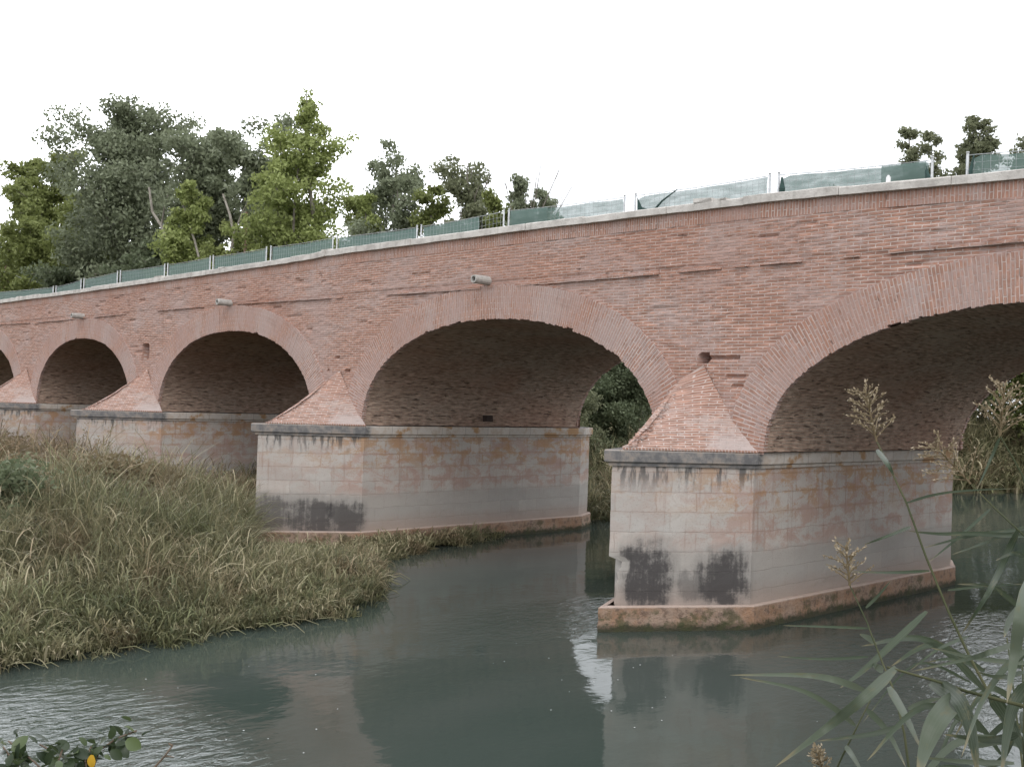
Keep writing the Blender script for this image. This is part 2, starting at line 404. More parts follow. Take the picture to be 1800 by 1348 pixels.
L_thin = leaf_mat('leaf_thin', (.09, .104, .06), (.18, .195, .115), (.28, .295, .18), .45)
L_reed = leaf_mat('reed_blades', (.075, .088, .040), (.235, .225, .12), (.48, .42, .28), .28, patchy=True)
L_brown = leaf_mat('reed_blades_dry', (.052, .045, .024), (.165, .132, .075), (.37, .285, .185), .25, patchy=True)
L_dry = leaf_mat('leaf_dry_scrub', (.07, .055, .03), (.17, .135, .075), (.30, .24, .15))
L_fore = leaf_mat('reed_leaf', (.020, .034, .014), (.050, .070, .040), (.118, .140, .10), .3, .42, True)
L_shrub = leaf_mat('shrub_leaf', (.018, .030, .014), (.040, .058, .028), (.10, .135, .055), .25, .35)
def bark(name, c1, c2):
    t = NT(name); p = t.obj(); a = t.noise(t.scale(p, (3, 3, .8)), 2, 4, .65)
    return t.done(t.mix(t.step(a, .35, .65), c1, c2), .9, t.bump(a, .6, .03), .15)
B_grey = bark('bark_grey', (.16, .14, .115), (.30, .275, .24))
B_brown = bark('bark_brown', (.10, .075, .05), (.17, .13, .10))
B_reed = bark('reed_stem', (.045, .055, .028), (.085, .085, .045))
B_plume = leaf_mat('reed_plume', (.12, .09, .05), (.24, .185, .11), (.42, .35, .25), .25)
def plain(name, col, rough=.6, metal=0.0):
    t = NT(name); p = t.obj(); a = t.noise(p, 9, 4, .6)
    c = t.mix(t.step(a, .35, .7), col, tuple(k * .72 for k in col)); t.b.inputs['Metallic'].default_value = metal
    return t.done(c, rough, None, .4)
M_post = plain('galvanised_post', (.55, .56, .57), .5); M_wire = plain('wire', (.40, .43, .43), .5)
M_pole = plain('pole_wood', (.24, .16, .11), .9); M_white = plain('white_plastic', (.8, .8, .8), .5)
M_spout = plain('spout_stone', (.46, .44, .41), .9); M_asph = plain('road_surface', (.14, .135, .13), .95)
M_hole = plain('hole_shade', (.05, .035, .03), .95); M_dcloth = plain('folded_cloth', (.035, .07, .062), .9)  # hole material: shade inside a socket, painted as a near-black colour
def cloth_mat(name, op):
    t = NT(name); uv = t.uv()
    w = t.noise(t.scale(uv, (2.0, 9, 1)), 1, 4, .6)
    col = t.mix(t.step(w, .35, .7), (.14, .195, .172), (.215, .285, .26))
    t.done(col, .9, None, .1)
    tl = t.n('BsdfTranslucent'); t.set(tl.inputs[0], (.20, .31, .28)); ms = t.n('MixShader'); ms.inputs[0].default_value = .35
    t.t.links.new(t.b.outputs[0], ms.inputs[1]); t.t.links.new(tl.outputs[0], ms.inputs[2])
    tp = t.n('BsdfTransparent'); m2 = t.n('MixShader'); t.set(m2.inputs[0], t.step(w, .3, .75, op + .05, op - .12))
    t.t.links.new(tp.outputs[0], m2.inputs[1]); t.t.links.new(ms.outputs[0], m2.inputs[2])
    t.t.links.new(m2.outputs[0], t.out.inputs['Surface']); return t.m
M_cloth_d = cloth_mat('shade_cloth_dense', .90); M_cloth_m = cloth_mat('shade_cloth_medium', .86); M_cloth_l = cloth_mat('shade_cloth_light', .76)

# ------------------------------------------------------------------ terrain and river
def lerp(x, xs, ys): return float(np.interp(x, xs, ys))
LX = ([-70, -30, -20, -14, -11, -9, -7, -5.5, -4.2, -2.6, -1, 1, 3, 6, 9, 12, 40, 46, 60, 95, 160],
      [2, -2, -3.6, -4.9, -5.2, -5.4, -5.3, -5.7, -6.6, -8.4, -11.1, -11.5, -12, -12.9, -13.4, -14.2, -14, -12, -3, 14, 50])
RX = ([-70, -30, -18, -12, 0, 10, 40, 60, 95, 160], [11, 9.5, 8.7, 9.2, 11.0, 12.0, 15, 24, 44, 85])
def ground_h(x, y):
    d = lerp(y, *LX) - x; e = x - lerp(y, *RX)
    if d > 0:
        h = .05 + .03 * min(d, 8) + .025 * max(0, min(d - 8, 22)) + .05 * ns(x * .6, y * .6)
        if y > 12: h += min(1.5, .12 * (y - 12)) * min(1, d / 4)
        return h
    if e > 0: return min(2.72, .05 + .95 * e) + .08 * ns(x * .7, y * .7) * min(1, e)
    return max(-1.6, -.9 * min(-d, -e) - .02)
xs = np.concatenate([np.linspace(-900, -90, 12), np.arange(-80, 46, .75), np.linspace(60, 700, 10)])
ys = np.concatenate([np.linspace(-500, -60, 8), np.arange(-50, 66, .75), np.linspace(75, 150, 14), np.linspace(200, 1200, 12)])
mb = MB()
mb.grid([[(x, y, ground_h(x, y)) for x in xs] for y in ys], [[(x, y) for x in xs] for y in ys])
tag(mb.build('ground', M_ground, smooth=True), kind='structure')
mb = MB(); wx = np.linspace(-60, 130, 20); wy = np.linspace(-200, 200, 30)
mb.grid([[(x, y, 0.0) for x in wx] for y in wy], [[(x, y) for x in wx] for y in wy])
tag(mb.build('river_water', M_water, smooth=True), kind='structure')

# ------------------------------------------------------------------ the bridge
W = 9.21; ZC = 3.48
bridge = thing('brick_bridge', 'long old red brick arch bridge on pale stone piers crossing the river', 'bridge')
ARCH = [(5.8, 5.58, 2.78), (-7.76, 5.3, 2.87), (-20.68, 5.08, 2.87), (-32.93, 4.78, 2.84), (-44.85, 4.55, 2.80)]
EX = 2.15
def arch_z(x, a):
    d = abs(x - a[0]) / a[1]
    return ZC + .02 + a[2] * (1 - d ** EX) ** (1 / EX) if d < 1 else -9
def arch_curve(a, n=1200):
    th = np.linspace(math.pi, 0, n); c, s_ = np.cos(th), np.sin(th)
    X = a[0] + a[1] * np.sign(c) * np.abs(c) ** (2 / EX); Z = ZC + .02 + a[2] * np.abs(s_) ** (2 / EX)
    L = np.concatenate([[0], np.cumsum(np.hypot(np.diff(X), np.diff(Z)))])
    return X, Z, L
def arch_resample(a, step):
    X, Z, L = arch_curve(a); n = int(L[-1] / step); l = np.linspace(0, L[-1], n + 1)
    x = np.interp(l, L, X); z = np.interp(l, L, Z)
    tx = np.gradient(x, l); tz = np.gradient(z, l); q = np.hypot(tx, tz)
    return x, z, -tz / q, tx / q, l        # outward normal (nx,nz)
CB = ([-60, -42.6, -29.8, -20.8, -15.6, -15.2, -10.7, -7, -3.4, 0, 2, 3.9, 5, 13, 20],
      [8.15, 8.21, 8.28, 8.37, 8.43, 8.47, 8.48, 8.48, 8.46, 8.43, 8.38, 8.32, 8.29, 8.1, 7.95])
def cope_b(x): return lerp(x, *CB)
RECESS = [(-27.32, -26.75, 5.44, 6.0, .45), (-1.42, -1.18, 5.28, 5.47, .35), (-1.18, -.40, 5.30, 5.40, .10), (-1.62, -1.28, 4.98, 5.1, .07), (-.75, -.30, 4.93, 5.02, .07), (-.55, -.3, 4.75, 4.82, .06),
          (-14.5, -14.3, 5.38, 5.46, .08), (-14.95, -14.8, 5.0, 5.1, .10), (-13.98, -13.82, 5.02, 5.1, .12)]
for k in range(70):
    bx = random.uniform(-44, 6); bz = random.uniform(5.2, 8.0)
    RECESS.append((bx, bx + random.choice((.16, .28, .45, .7)), bz, bz + random.choice((.06, .07, .13)), random.uniform(.02, .045)))
def spandrel(x0, x1, dx, nz, y0, front):
    mb = MB(); n = int(round((x1 - x0) / dx)); X = [x0 + (x1 - x0) * i / n for i in range(n + 1)]
    idx = {}
    def vert(i, k):
        if (i, k) in idx: return idx[(i, k)]
        x = X[i]; zt = cope_b(x) - .29; z = 3.45 + (zt - 3.45) * k / nz; y = y0
        if front:
            y += .026 * ns(x * .8, z * 1.1, 3) + .017 * ns(x * 3, z * 7, 8) + .012 * ns(x * 7, z * 14, 5)
            er = ns(x * 1.6, z * 5.5, 21); y += .020 * max(0, er - .40) / .3
            if z < 7.3: y += .018
            for r in RECESS:
                if r[0] <= x <= r[1] and r[2] <= z <= r[3]: y += r[4]
        else: y = y0
        idx[(i, k)] = len(mb.v); mb.v.append((x, y, z)); mb.t.append(.5); return idx[(i, k)]
    for i in range(n):
        for k in range(nz):
            xc = (X[i] + X[i + 1]) / 2; zt = cope_b(xc) - .29; zc = 3.45 + (zt - 3.45) * (k + .5) / nz
            if any(zc < arch_z(xc, a) + .38 for a in ARCH): continue
            q = [(i, k), (i + 1, k), (i + 1, k + 1), (i, k + 1)]
            if not front: q = q[::-1]
            ids = tuple(vert(*p) for p in q)
            mb.f.append(ids); mb.uv.append([(mb.v[j][0], mb.v[j][2]) for j in ids])
    # soldier course below the coping
    for i in range(n):
        a, b = X[i], X[i + 1]; za, zb = cope_b(a), cope_b(b); y = y0 - (.006 if front else -.006)
        P = [(a, y, za - .29), (b, y, zb - .29), (b, y, zb + .02), (a, y, za + .02)]
        U = [(0, a), (0, b), (.28, b), (.28, a)]
        if not front: P, U = P[::-1], U[::-1]
        mb.add(P, [(0, 1, 2, 3)], [U])
    return mb.build('spandrel_wall', M_brick, bridge)
spandrel(-58, 14, .075, 74, 0, True)
spandrel(-58, 14, .3, 16, W, False)

for ai, a in enumerate(ARCH):
    x, z, nx, nz, l = arch_resample(a, .066)
    for side in (0, 1):
        mb = MB(); RT = .84; rr = random.Random(ai * 5 + side); spall = 0; far = ai > 3 or side
        for i in range(len(l) - 1):
            j = rr.uniform(-.018, .014)
            if rr.random() < .012: spall = rr.randint(2, 4)
            if spall > 0: j += rr.uniform(.02, .05); spall -= 1
            o = RT + rr.uniform(-.02, .02); y0 = -.022 + rr.uniform(-.004, .004); y1 = .11
            if side: y0, y1 = W + .02, W - .11
            P = []
            for q in (i, i + 1):
                for (r_, yy) in ((j, y0), (o, y0), (o, y1), (j, y1)):
                    P.append((x[q] + nx[q] * r_, yy, z[q] + nz[q] * r_))
            F = [(0, 4, 5, 1), (1, 5, 6, 2), (3, 2, 6, 7), (0, 3, 7, 4), (0, 1, 2, 3), (4, 7, 6, 5)]
            if side: F = [f[::-1] for f in F]
            base = {0: (j, l[i]), 1: (o, l[i]), 4: (j, l[i + 1]), 5: (o, l[i + 1]), 3: (j - .09, l[i]), 7: (j - .09, l[i + 1]), 2: (o + .09, l[i]), 6: (o + .09, l[i + 1])}
            mb.add(P, F, [[base[k] for k in f] for f in F])
        mb.build('arch_ring', M_ring, bridge)
    # barrel
    xx, zz, nx, nz, l = arch_resample(a, .10); ny = 70 if ai < 4 else 12
    Y = np.linspace(.06, W - .06, ny)
    P = []; U = []
    for i in range(len(l)):
        row = []; ur = []
        for y in Y:
            d = .012 + .02 * ns(xx[i] * .9, y * .9, zz[i] * .9 + ai) + .018 * ns(y * 3.4, l[i] * 14, ai * 3.3) + .01 * ns(y * 7, l[i] * 15, 7)
            row.append((xx[i] + nx[i] * d, y, zz[i] + nz[i] * d)); ur.append((y, l[i]))
        P.append(row); U.append(ur)
    mb = MB(); mb.grid(P, U, flip=True); mb.build('vault', M_vault, bridge)

# spur masonry behind the rings so no light leaks: roadway slab and inner fill edges
mb = MB(); xx = np.linspace(-58, 14, 60)
mb.grid([[(x, y, cope_b(x) - .85) for x in xx] for y in (.45, W / 2, W - .45)], [[(x, y) for x in xx] for y in (.45, W / 2, W - .45)])
mb.build('roadway', M_asph, bridge)
for y0, y1 in ((.44, .45), (W - .45, W - .44)):
    mb = MB(); 
    P = [[(x, y0, cope_b(x) - .95 + k * .97) for x in xx] for k in (0, 1)]
    mb.grid(P, [[(p[0], p[2]) for p in r] for r in P], flip=y0 < 1); mb.build('parapet_inner_face', M_brick, bridge)

# string course: a thin broken ledge of projecting bricks
x = -57.0; lev = 0.0; run = MB()
def end_run():
    global run
    if run.v: run.build('string_course', M_brick, bridge)
    run = MB()
while x < 13:
    L = random.uniform(.22, .34); zt = 7.29 + lev + .05 * math.sin(x * .21)
    brk = ns(x * .45, 3.7) + .35 * ns(x * 1.9, 8.1)
    if random.random() < .02: lev = random.choice((-.066, 0, .04))
    if brk < .22:
        pr = .045 + random.uniform(-.012, .012)
        if brk > .0: pr *= random.choice((.35, .6, 1))
        run.box((x, -pr, zt - .03), (x + L + .003, .03, zt + .03), .006)
    else: end_run()
    x += L
end_run()

# coping blocks, front and back
for yo in (0, 1):
    mb = MB(); x = -57.5
    while x < 13.5:
        L = random.uniform(1.6, 2.6); n = 6; x1 = x + L - random.uniform(.004, .018)
        up = random.uniform(-.012, .014); pr = -.105 + random.uniform(-.014, .014)
        y0, y1 = (pr, .47) if yo == 0 else (W - .47, W - pr)
        P = [[], [], [], [], []]
        for i in range(n + 1):
            q = x + (x1 - x) * i / n; zb = cope_b(q) + up * .5; zt = zb + .165 + up
            jj = lambda: random.uniform(-.007, .007)
            for r_, (yy, z_) in zip(P, ((y0, zb), (y0, zt - .02), (y0 + .025, zt), (y1, zt), (y1, zb))): r_.append((q, yy + jj(), z_ + jj()))
        P.append(P[0]); mb.grid(P, [[(p[0], k * .2) for p in r_] for k, r_ in enumerate(P)], flip=False)
        for e in (0, n): mb.add([P[k][e] for k in range(5)], [(0, 1, 2, 3, 4)], [[(0, 0)] * 5])
        x += L
    if yo == 0:
        for (q, ln, hh) in ((-1.6, .45, .09), (-15.3, .5, .07), (-1.1, .3, .05), (-21.5, .5, .05), (-26.3, .6, .07), (-38.5, .8, .06), (-40.5, .5, .06)):
            z0 = cope_b(q) + .14; mb.box((q, -.10, z0), (q + ln, .3, z0 + hh), .015)
    mb.build('coping', M_cope, bridge)

# drain spouts
for sx, sz in ((-7.95, 7.34), (-20.75, 7.31), (-32.9, 7.26), (-44.9, 7.2)):
    mb = MB(); n = 14; R0, R1 = .115, .07
    ring = lambda y, r: [(sx + math.cos(2 * math.pi * k / n) * r, y, sz + math.sin(2 * math.pi * k / n) * r) for k in range(n)]
    rows = [ring(.06, R0), ring(-.46, R0 * .96), ring(-.50, R0 * .9), ring(-.50, R1), ring(-.25, R1)]
    rows = [r + [r[0]] for r in rows]
    mb.grid(rows, [[(k / n, i) for k in range(n + 1)] for i in range(5)]); mb.add(rows[4][:n], [tuple(range(n))])
    mb.build('drain_spout', M_spout, bridge, smooth=False)

# piers
def offset_poly(P, e):
    out = []; n = len(P)
    for i in range(n):
        a, b, c = Vector(P[i - 1]), Vector(P[i]), Vector(P[(i + 1) % n])
        d1 = (b - a).normalized(); d2 = (c - b).normalized(); n1 = Vector((d1.y, -d1.x)); n2 = Vector((d2.y, -d2.x))
        k = 1 + n1.dot(n2); out.append(tuple(b + (n1 + n2) * (e / k)))
    return out
def plan(xs_):       # counter-clockwise from right shoulder
    return [(xs_, 0), (xs_, W), (xs_ - .5, W + 1.0), (xs_ - 1.38, W + 1.5), (xs_ - 2.25, W + 1.0), (xs_ - 2.75, W), (xs_ - 2.75, 0), (xs_ - 1.55, -2.50)]
def perim(P, step, ref):
    """points with u: 0 at right shoulder, growing along the flank; nose face gets negative u"""
    pts = []; u = 0; n = len(P)
    for i in range(n):
        a, b = Vector(P[i]), Vector(P[(i + 1) % n]); L = (b - a).length; k = max(1, int((Vector(ref[(i + 1) % n]) - Vector(ref[i])).length / step))
        for j in range(k): pts.append((*(a + (b - a) * (j / k)), u + L * j / k))
        u += L
    tot = u; last = (Vector(P[0]) - Vector(P[-1])).length
    pts.append((*P[0], tot))
    return pts, tot, last
def loft(mb, P, prof, step, amp=0, seed=0, chip=None, cap=True):
    rows = []; uvs = []
    for (z, e) in prof:
        pts, tot, last = perim(offset_poly(P, e), step, P); r = []; ur = []
        cx = sum(p[0] for p in P) / len(P); cy = sum(p[1] for p in P) / len(P)
        for (x, y, u) in pts:
            if u >= tot - last - 1e-4 and not (abs(u) < 1e-6): uu = u - tot
            else: uu = u
            if amp:
                d = amp * (ns(x * 1.7 + seed, y * 1.7, z * 2.5) + .6 * ns(x * 6 + seed, y * 6, z * 9))
                vx, vy = x - cx, (y - cy) * .3; q = math.hypot(vx, vy) + 1e-6; x += vx / q * d; y += vy / q * d
            if chip: x, y = chip(x, y, z)
            r.append((x, y, z)); ur.append((uu, z))
        rows.append(r); uvs.append(ur)
    # fix uv seam on the first nose column
    for ur in uvs:
        pass
    mb.grid(rows, uvs)
    if cap: mb.add(rows[-1][:-1], [tuple(range(len(rows[-1]) - 1))], None)
    return rows
ASYM = {-12.93: dict(blobs=[(-.42, .86, .50, .46, .8), (-1.45, .86, .60, .50, .8), (-2.5, .9, .5, .52, .62)], seed=2),
        0.0: dict(blobs=[(-.55, 1.0, .52, .52, .9), (-2.18, 1.05, .50, .62, .92), (-1.25, .85, .25, .3, .45)], seed=1)}
for xs_ in (14.15, 0.0, -12.93, -25.45, -37.75, -49.5):
    info = ASYM.get(xs_, dict(blobs=[], seed=int(abs(xs_)))); big = xs_ in ASYM
    P = plan(xs_); nose = P[-1]
    chip = None
    if xs_ == 0.0:
        def chip(x, y, z, nose=nose):
            d = math.hypot(x - nose[0], y - nose[1])
            if d < .5 and z < 1.42:
                k = (1 - d / .5) * (.13 + .10 * ns(z * 4.5, 2.2) + (.12 if 1.2 < z < 1.42 else 0) * 1.0)
                x += k * .5; y += k * 1.0
            return x, y
    st = .16 if big else .5
    mb = MB(); prof = [(-1.5, 0)] + [(.3 + (3.24 - .3) * i / 26, 0) for i in range(27)]
    loft(mb, P, prof, st, .012 if big else .01, xs_, chip)
    pier = mb.build('pier', pier_mat('pier_stone', info['blobs'], info['seed']), bridge)
    mb = MB(); loft(mb, P, [(-1.6, .13), (-.2, .13), (.0, .12), (.12, .13), (.24, .12), (.36, .125), (.46, .12), (.483, .10), (.484, .01)], st, .022 if big else .015, xs_ + 5, None, False)
    mb.build('plinth', M_plinth, pier)
    mb = MB(); loft(mb, P, [(3.16, .005), (3.165, .045), (3.22, .05), (3.235, .08), (3.25, .105), (3.34, .11), (3.45, .11), (3.478, .098)], st, .008, xs_ + 9)
    mb.build('cornice', M_corn, pier)
    # half-pyramid brick cap on the cutwater
    ap = Vector((xs_ - 1.27, -.03, 5.22 if xs_ == 0 else 5.05)); nz_ = Vector((xs_ - 1.40, -2.38, 3.47)); rt = Vector((xs_ + .12, -.03, 3.47)); lf = Vector((xs_ - 2.80, -.03, 3.47))
    apl = ap + Vector((-.55, 0, -.28)) if xs_ == 0 else ap + Vector((-.18, 0, -.08))
    mb = MB(); N = 30
    for (A, B, TA_, TB_) in ((nz_, rt, apl, ap), (lf, nz_, apl, apl)):
        L = (B - A).length; Hs = (ap - (A + B) / 2).length; nrm = (B - A).cross(ap - A).normalized(); rows = []; uvs = []
        for i in range(N + 1):
            t = i / N; a = A.lerp(TA_, t); b = B.lerp(TB_, t); r = []; ur = []
            for j in range(N + 1):
                s_ = j / N; p = a.lerp(b, s_); sag = .13 * math.sin(math.pi * t) * (1 - .3 * t)
                p = p - nrm * sag * (.35 + .65 * abs(2 * s_ - 1) ** 2)
                if 0 < t < 1: p = p + nrm * (.02 * ns(p.x * 3, p.y * 3, p.z * 9) + .012 * ns(p.x * 9, p.y * 9, p.z * 16))
                r.append(tuple(p)); ur.append((s_ * L * (1 - t) + t * L * .5, t * Hs))
            rows.append(r); uvs.append(ur)
        mb.grid(rows, uvs)
    # stepped broken bricks along the nose ridge, lumps near the apex
    cnt = 26
    for k in range(cnt):
        t = k / cnt; p = nz_.lerp(apl, t); amp = 1.0 if xs_ == 0 else .35
        if random.random() < .85:
            sx_ = random.uniform(.06, .13) * (.5 + .5 * amp); sy_ = random.uniform(.05, .09) * (.5 + .5 * amp)
            sg = .13 * math.sin(math.pi * t) * (1 - .3 * t); c = p + Vector((random.uniform(-.01, .05) * amp, sg * .75 + .075, -sg * .75))
            mb.box((c.x - sx_, c.y - sy_, c.z - .028), (c.x + sx_, c.y + sy_, c.z + .034), .018)
    if xs_ == 0.0:
        for (dx, dy, dz, s_) in ((-1.66, -.42, 4.50, .09), (-1.60, -.50, 4.38, .07), (-1.70, -.30, 4.66, .06)):
            mb.box((dx - s_, dy - s_, dz - s_ * .7), (dx + s_, dy + s_, dz + s_ * .7), .03)
    # mortar fillet at the foot
    mb.tube([nz_ + Vector((.02, 0, .02)), (nz_ + rt) / 2 + Vector((0, 0, .025)), rt + Vector((-.02, 0, .02))], [.03, .03, .03], 6)
    mb.build('brick_cap', M_cap, pier)
# socket in the vault: a solid box, its inner shade put into the colour
mb = MB(); mb.box((-12.96, 4.6, 3.66), (-12.78, 4.85, 3.84), .02); mb.build('putlog_hole', M_hole, bridge)

# ------------------------------------------------------------------ temporary fence panels on the deck
FP = [(-47.37, -38.32, 9.02, 8.84, 'd'), (-38.05, -35.18, 8.84, 9.0, 'd'), (-34.93, -31.48, 9.01, 9.11, 'd'), (-31.26, -27.24, 9.12, 9.12, 'd'), (-27.05, -23.68, 9.12, 9.16, 'd'),
      (-23.52, -19.84, 9.17, 9.19, 'd'), (-19.62, -15.95, 9.2, 9.21, 'd'), (-15.79, -11.81, 9.21, 9.16, 'd'), (-11.68, -8.25, 9.16, 9.24, 'd'), (-8.12, -4.19, 9.24, 9.15, 'l'),
      (-3.92, -.31, 9.15, 9.16, 'l'), (-.15, 3.12, 9.15, 9.01, 'm'), (3.71, 7.2, 9.01, 8.85, 'l')]
FL = ['dark green fence panel at the far left, cut by the photo edge',
      'short dark green fence panel second from the left end of the bridge',
      'dark green fence panel above the small fourth arch from the right',
      'dark green fence panel on the coping between the two leftmost drain spouts',
      'dark green fence panel above the square hole in the bridge wall',
      'dark green fence panel right above the middle drain spout, below the pale leaning trunk',
      'dark green fence panel just left of the coping step below the lime tree',
      'dark green fence panel starting at the step in the coping',
      'green fence panel with a see-through gap at its right end',
      'fence panel with a second darker cloth over its left third, pale right half',
      'pale see-through fence panel with a dark torn flap and diagonal fold at its left end',
      'pale green fence panel darker at its right end, with leafy branches behind it',
      'very pale fence panel at the right edge of the photo with branches showing through']
def top_wave(x0, x1, z0, z1, s_): return z0 + (z1 - z0) * s_ - .02 * math.sin(math.pi * s_)
for i, (x0, x1, z0, z1, kind) in enumerate(FP):
    yb = .78; zb = cope_b((x0 + x1) / 2) - .82
    t = thing('fence_panel', FL[i], 'fence panel', ((x0 + x1) / 2, yb, zb), 'temporary fence panels along the bridge deck')
    for px in (x0 + .03, x1 - .03):
        zt = (z0 if px < (x0 + x1) / 2 else z1) + .03; mb = MB()
        mb.tube([(px, yb, zb), (px, yb, zt)], .022, 8); mb.tube([(px, yb, zt), (px, yb, zt + .03)], .027, 8); mb.build('post', M_post, t, True)
    mb = MB(); n = int((x1 - x0) / .14)
    for k in range(n + 1):
        q = x0 + (x1 - x0) * k / n; s_ = k / n; mb.tube([(q, yb, zb + .1), (q, yb, top_wave(x0, x1, z0, z1, s_))], .003, 4, cap=False)
    for k in range(13):
        d = k * .135; pts = [(x0 + (x1 - x0) * s_, yb, top_wave(x0, x1, z0, z1, s_) - d) for s_ in (0, .25, .5, .75, 1)]
        mb.tube(pts, .003 if k else .008, 4, cap=False)
    mb.build('wire_mesh', M_wire, t)
    # shade cloth
    mb = MB(); nx_, nz2 = 40, 8; cl0 = x0 + .10; cl1 = x1 - .10
    if i == 8: cl1 = x1 - 1.0
    P = []; U = []
    for r in range(nz2 + 1):
        row = []; ur = []
        for k in range(nx_ + 1):
            s_ = k / nx_; q = cl0 + (cl1 - cl0) * s_; zt = top_wave(x0, x1, z0, z1, s_) - .01 - .012 * abs(math.sin(s_ * 9 + i)) - .02 * max(0, ns(s_ * 5, i * 3.3)) - (.06 * max(0, 1 - s_ * 22) if kind != 'd' else 0)
            z = zt - 1.55 * r / nz2; y = yb + .03 + .03 * ns(q * 2.2, z * 1.4, i * 3.1) + .012 * ns(q * 7, z * 3, i)
            edge = (.05 * ns(z * 5, i * 2.2) if k in (0, nx_) else 0)
            row.append((q + edge, y, z)); ur.append((q, z))
        P.append(row); U.append(ur)
    mb.grid(P, U); mb.build('shade_cloth', {'d': M_cloth_d, 'm': M_cloth_m, 'l': M_cloth_l}[kind], t, True)
    def extra(a, b, slant=0, dens=M_cloth_m, topd=.02):
        mb = MB(); P = []; U = []
        for r in range(7):
            row = []; ur = []
            for k in range(13):
                s_ = k / 12; z = top_wave(x0, x1, z0, z1, (a + (b - a) * s_ - x0) / (x1 - x0)) - topd - 1.3 * r / 6
                q = a + (b - a) * s_ + slant * (r / 6) * s_; row.append((q, yb - .04 + .02 * ns(q * 5, z * 4), z)); ur.append((q, z))
            P.append(row); U.append(ur)
        mb.grid(P, U); mb.build('second_cloth', dens, t, True)
    if i == 9: extra(x0 + .12, x0 + 1.45)
    if i == 10:
        mb = MB(); A = (x0 + .12, yb - .05, z0 - .04); 
        mb.add([A, (x0 + .16, yb - .06, z0 - .95), (x0 + .55, yb - .07, z0 - .95), (x0 + .62, yb - .05, z0 - .42), (x0 + .28, yb - .06, z0 - .30)], [(0, 1, 2, 3, 4)])
        mb.build('torn_flap', M_dcloth, t); mb = MB()
        mb.tube([(x0 + .5, yb - .05, z0 - .5), (x0 + .85, yb - .06, z0 - .22), (x0 + 1.25, yb - .05, z0 - .01)], [.03, .022, .012], 6)
        mb.build('cloth_fold', M_dcloth, t)
    if i == 11:
        extra(x1 - 1.0, x1 - .12); mb = MB()
        mb.tube([(x0 + .10, yb, z0 - .06), (x0 + .13, yb - .03, z0 - .3), (x0 + .1, yb, z0 - .7)], [.02, .06, .05], 7); mb.build('torn_flap', M_dcloth, t); mb = MB()
        mb.tube([(x1 - .16, yb, z1 - .08), (x1 - .08, yb - .03, z1 - .35), (x1 - .1, yb, z1 - .8)], [.02, .05, .06], 7); mb.build('torn_flap', M_dcloth, t)
    if i == 12:
        mb = MB(); mb.tube([(x0 + .14, yb, z0 - .02), (x0 + .10, yb - .03, z0 - .3), (x0 + .12, yb, z0 - .6)], [.015, .035, .02], 7); mb.build('torn_flap', M_dcloth, t)
mb = MB(); zz0 = cope_b(2.58) + .17
mb.tube([(2.58, .12, zz0 - .01), (2.58, .12, zz0 + .12)], [.045, .04], 10); mb.tube([(2.58, .12, zz0 + .12), (2.58, .12, zz0 + .15)], [.025, .022], 8)
tag(mb.build('plastic_bottle', M_white), 'small white upright object standing on the coping in front of the fence', 'bottle')

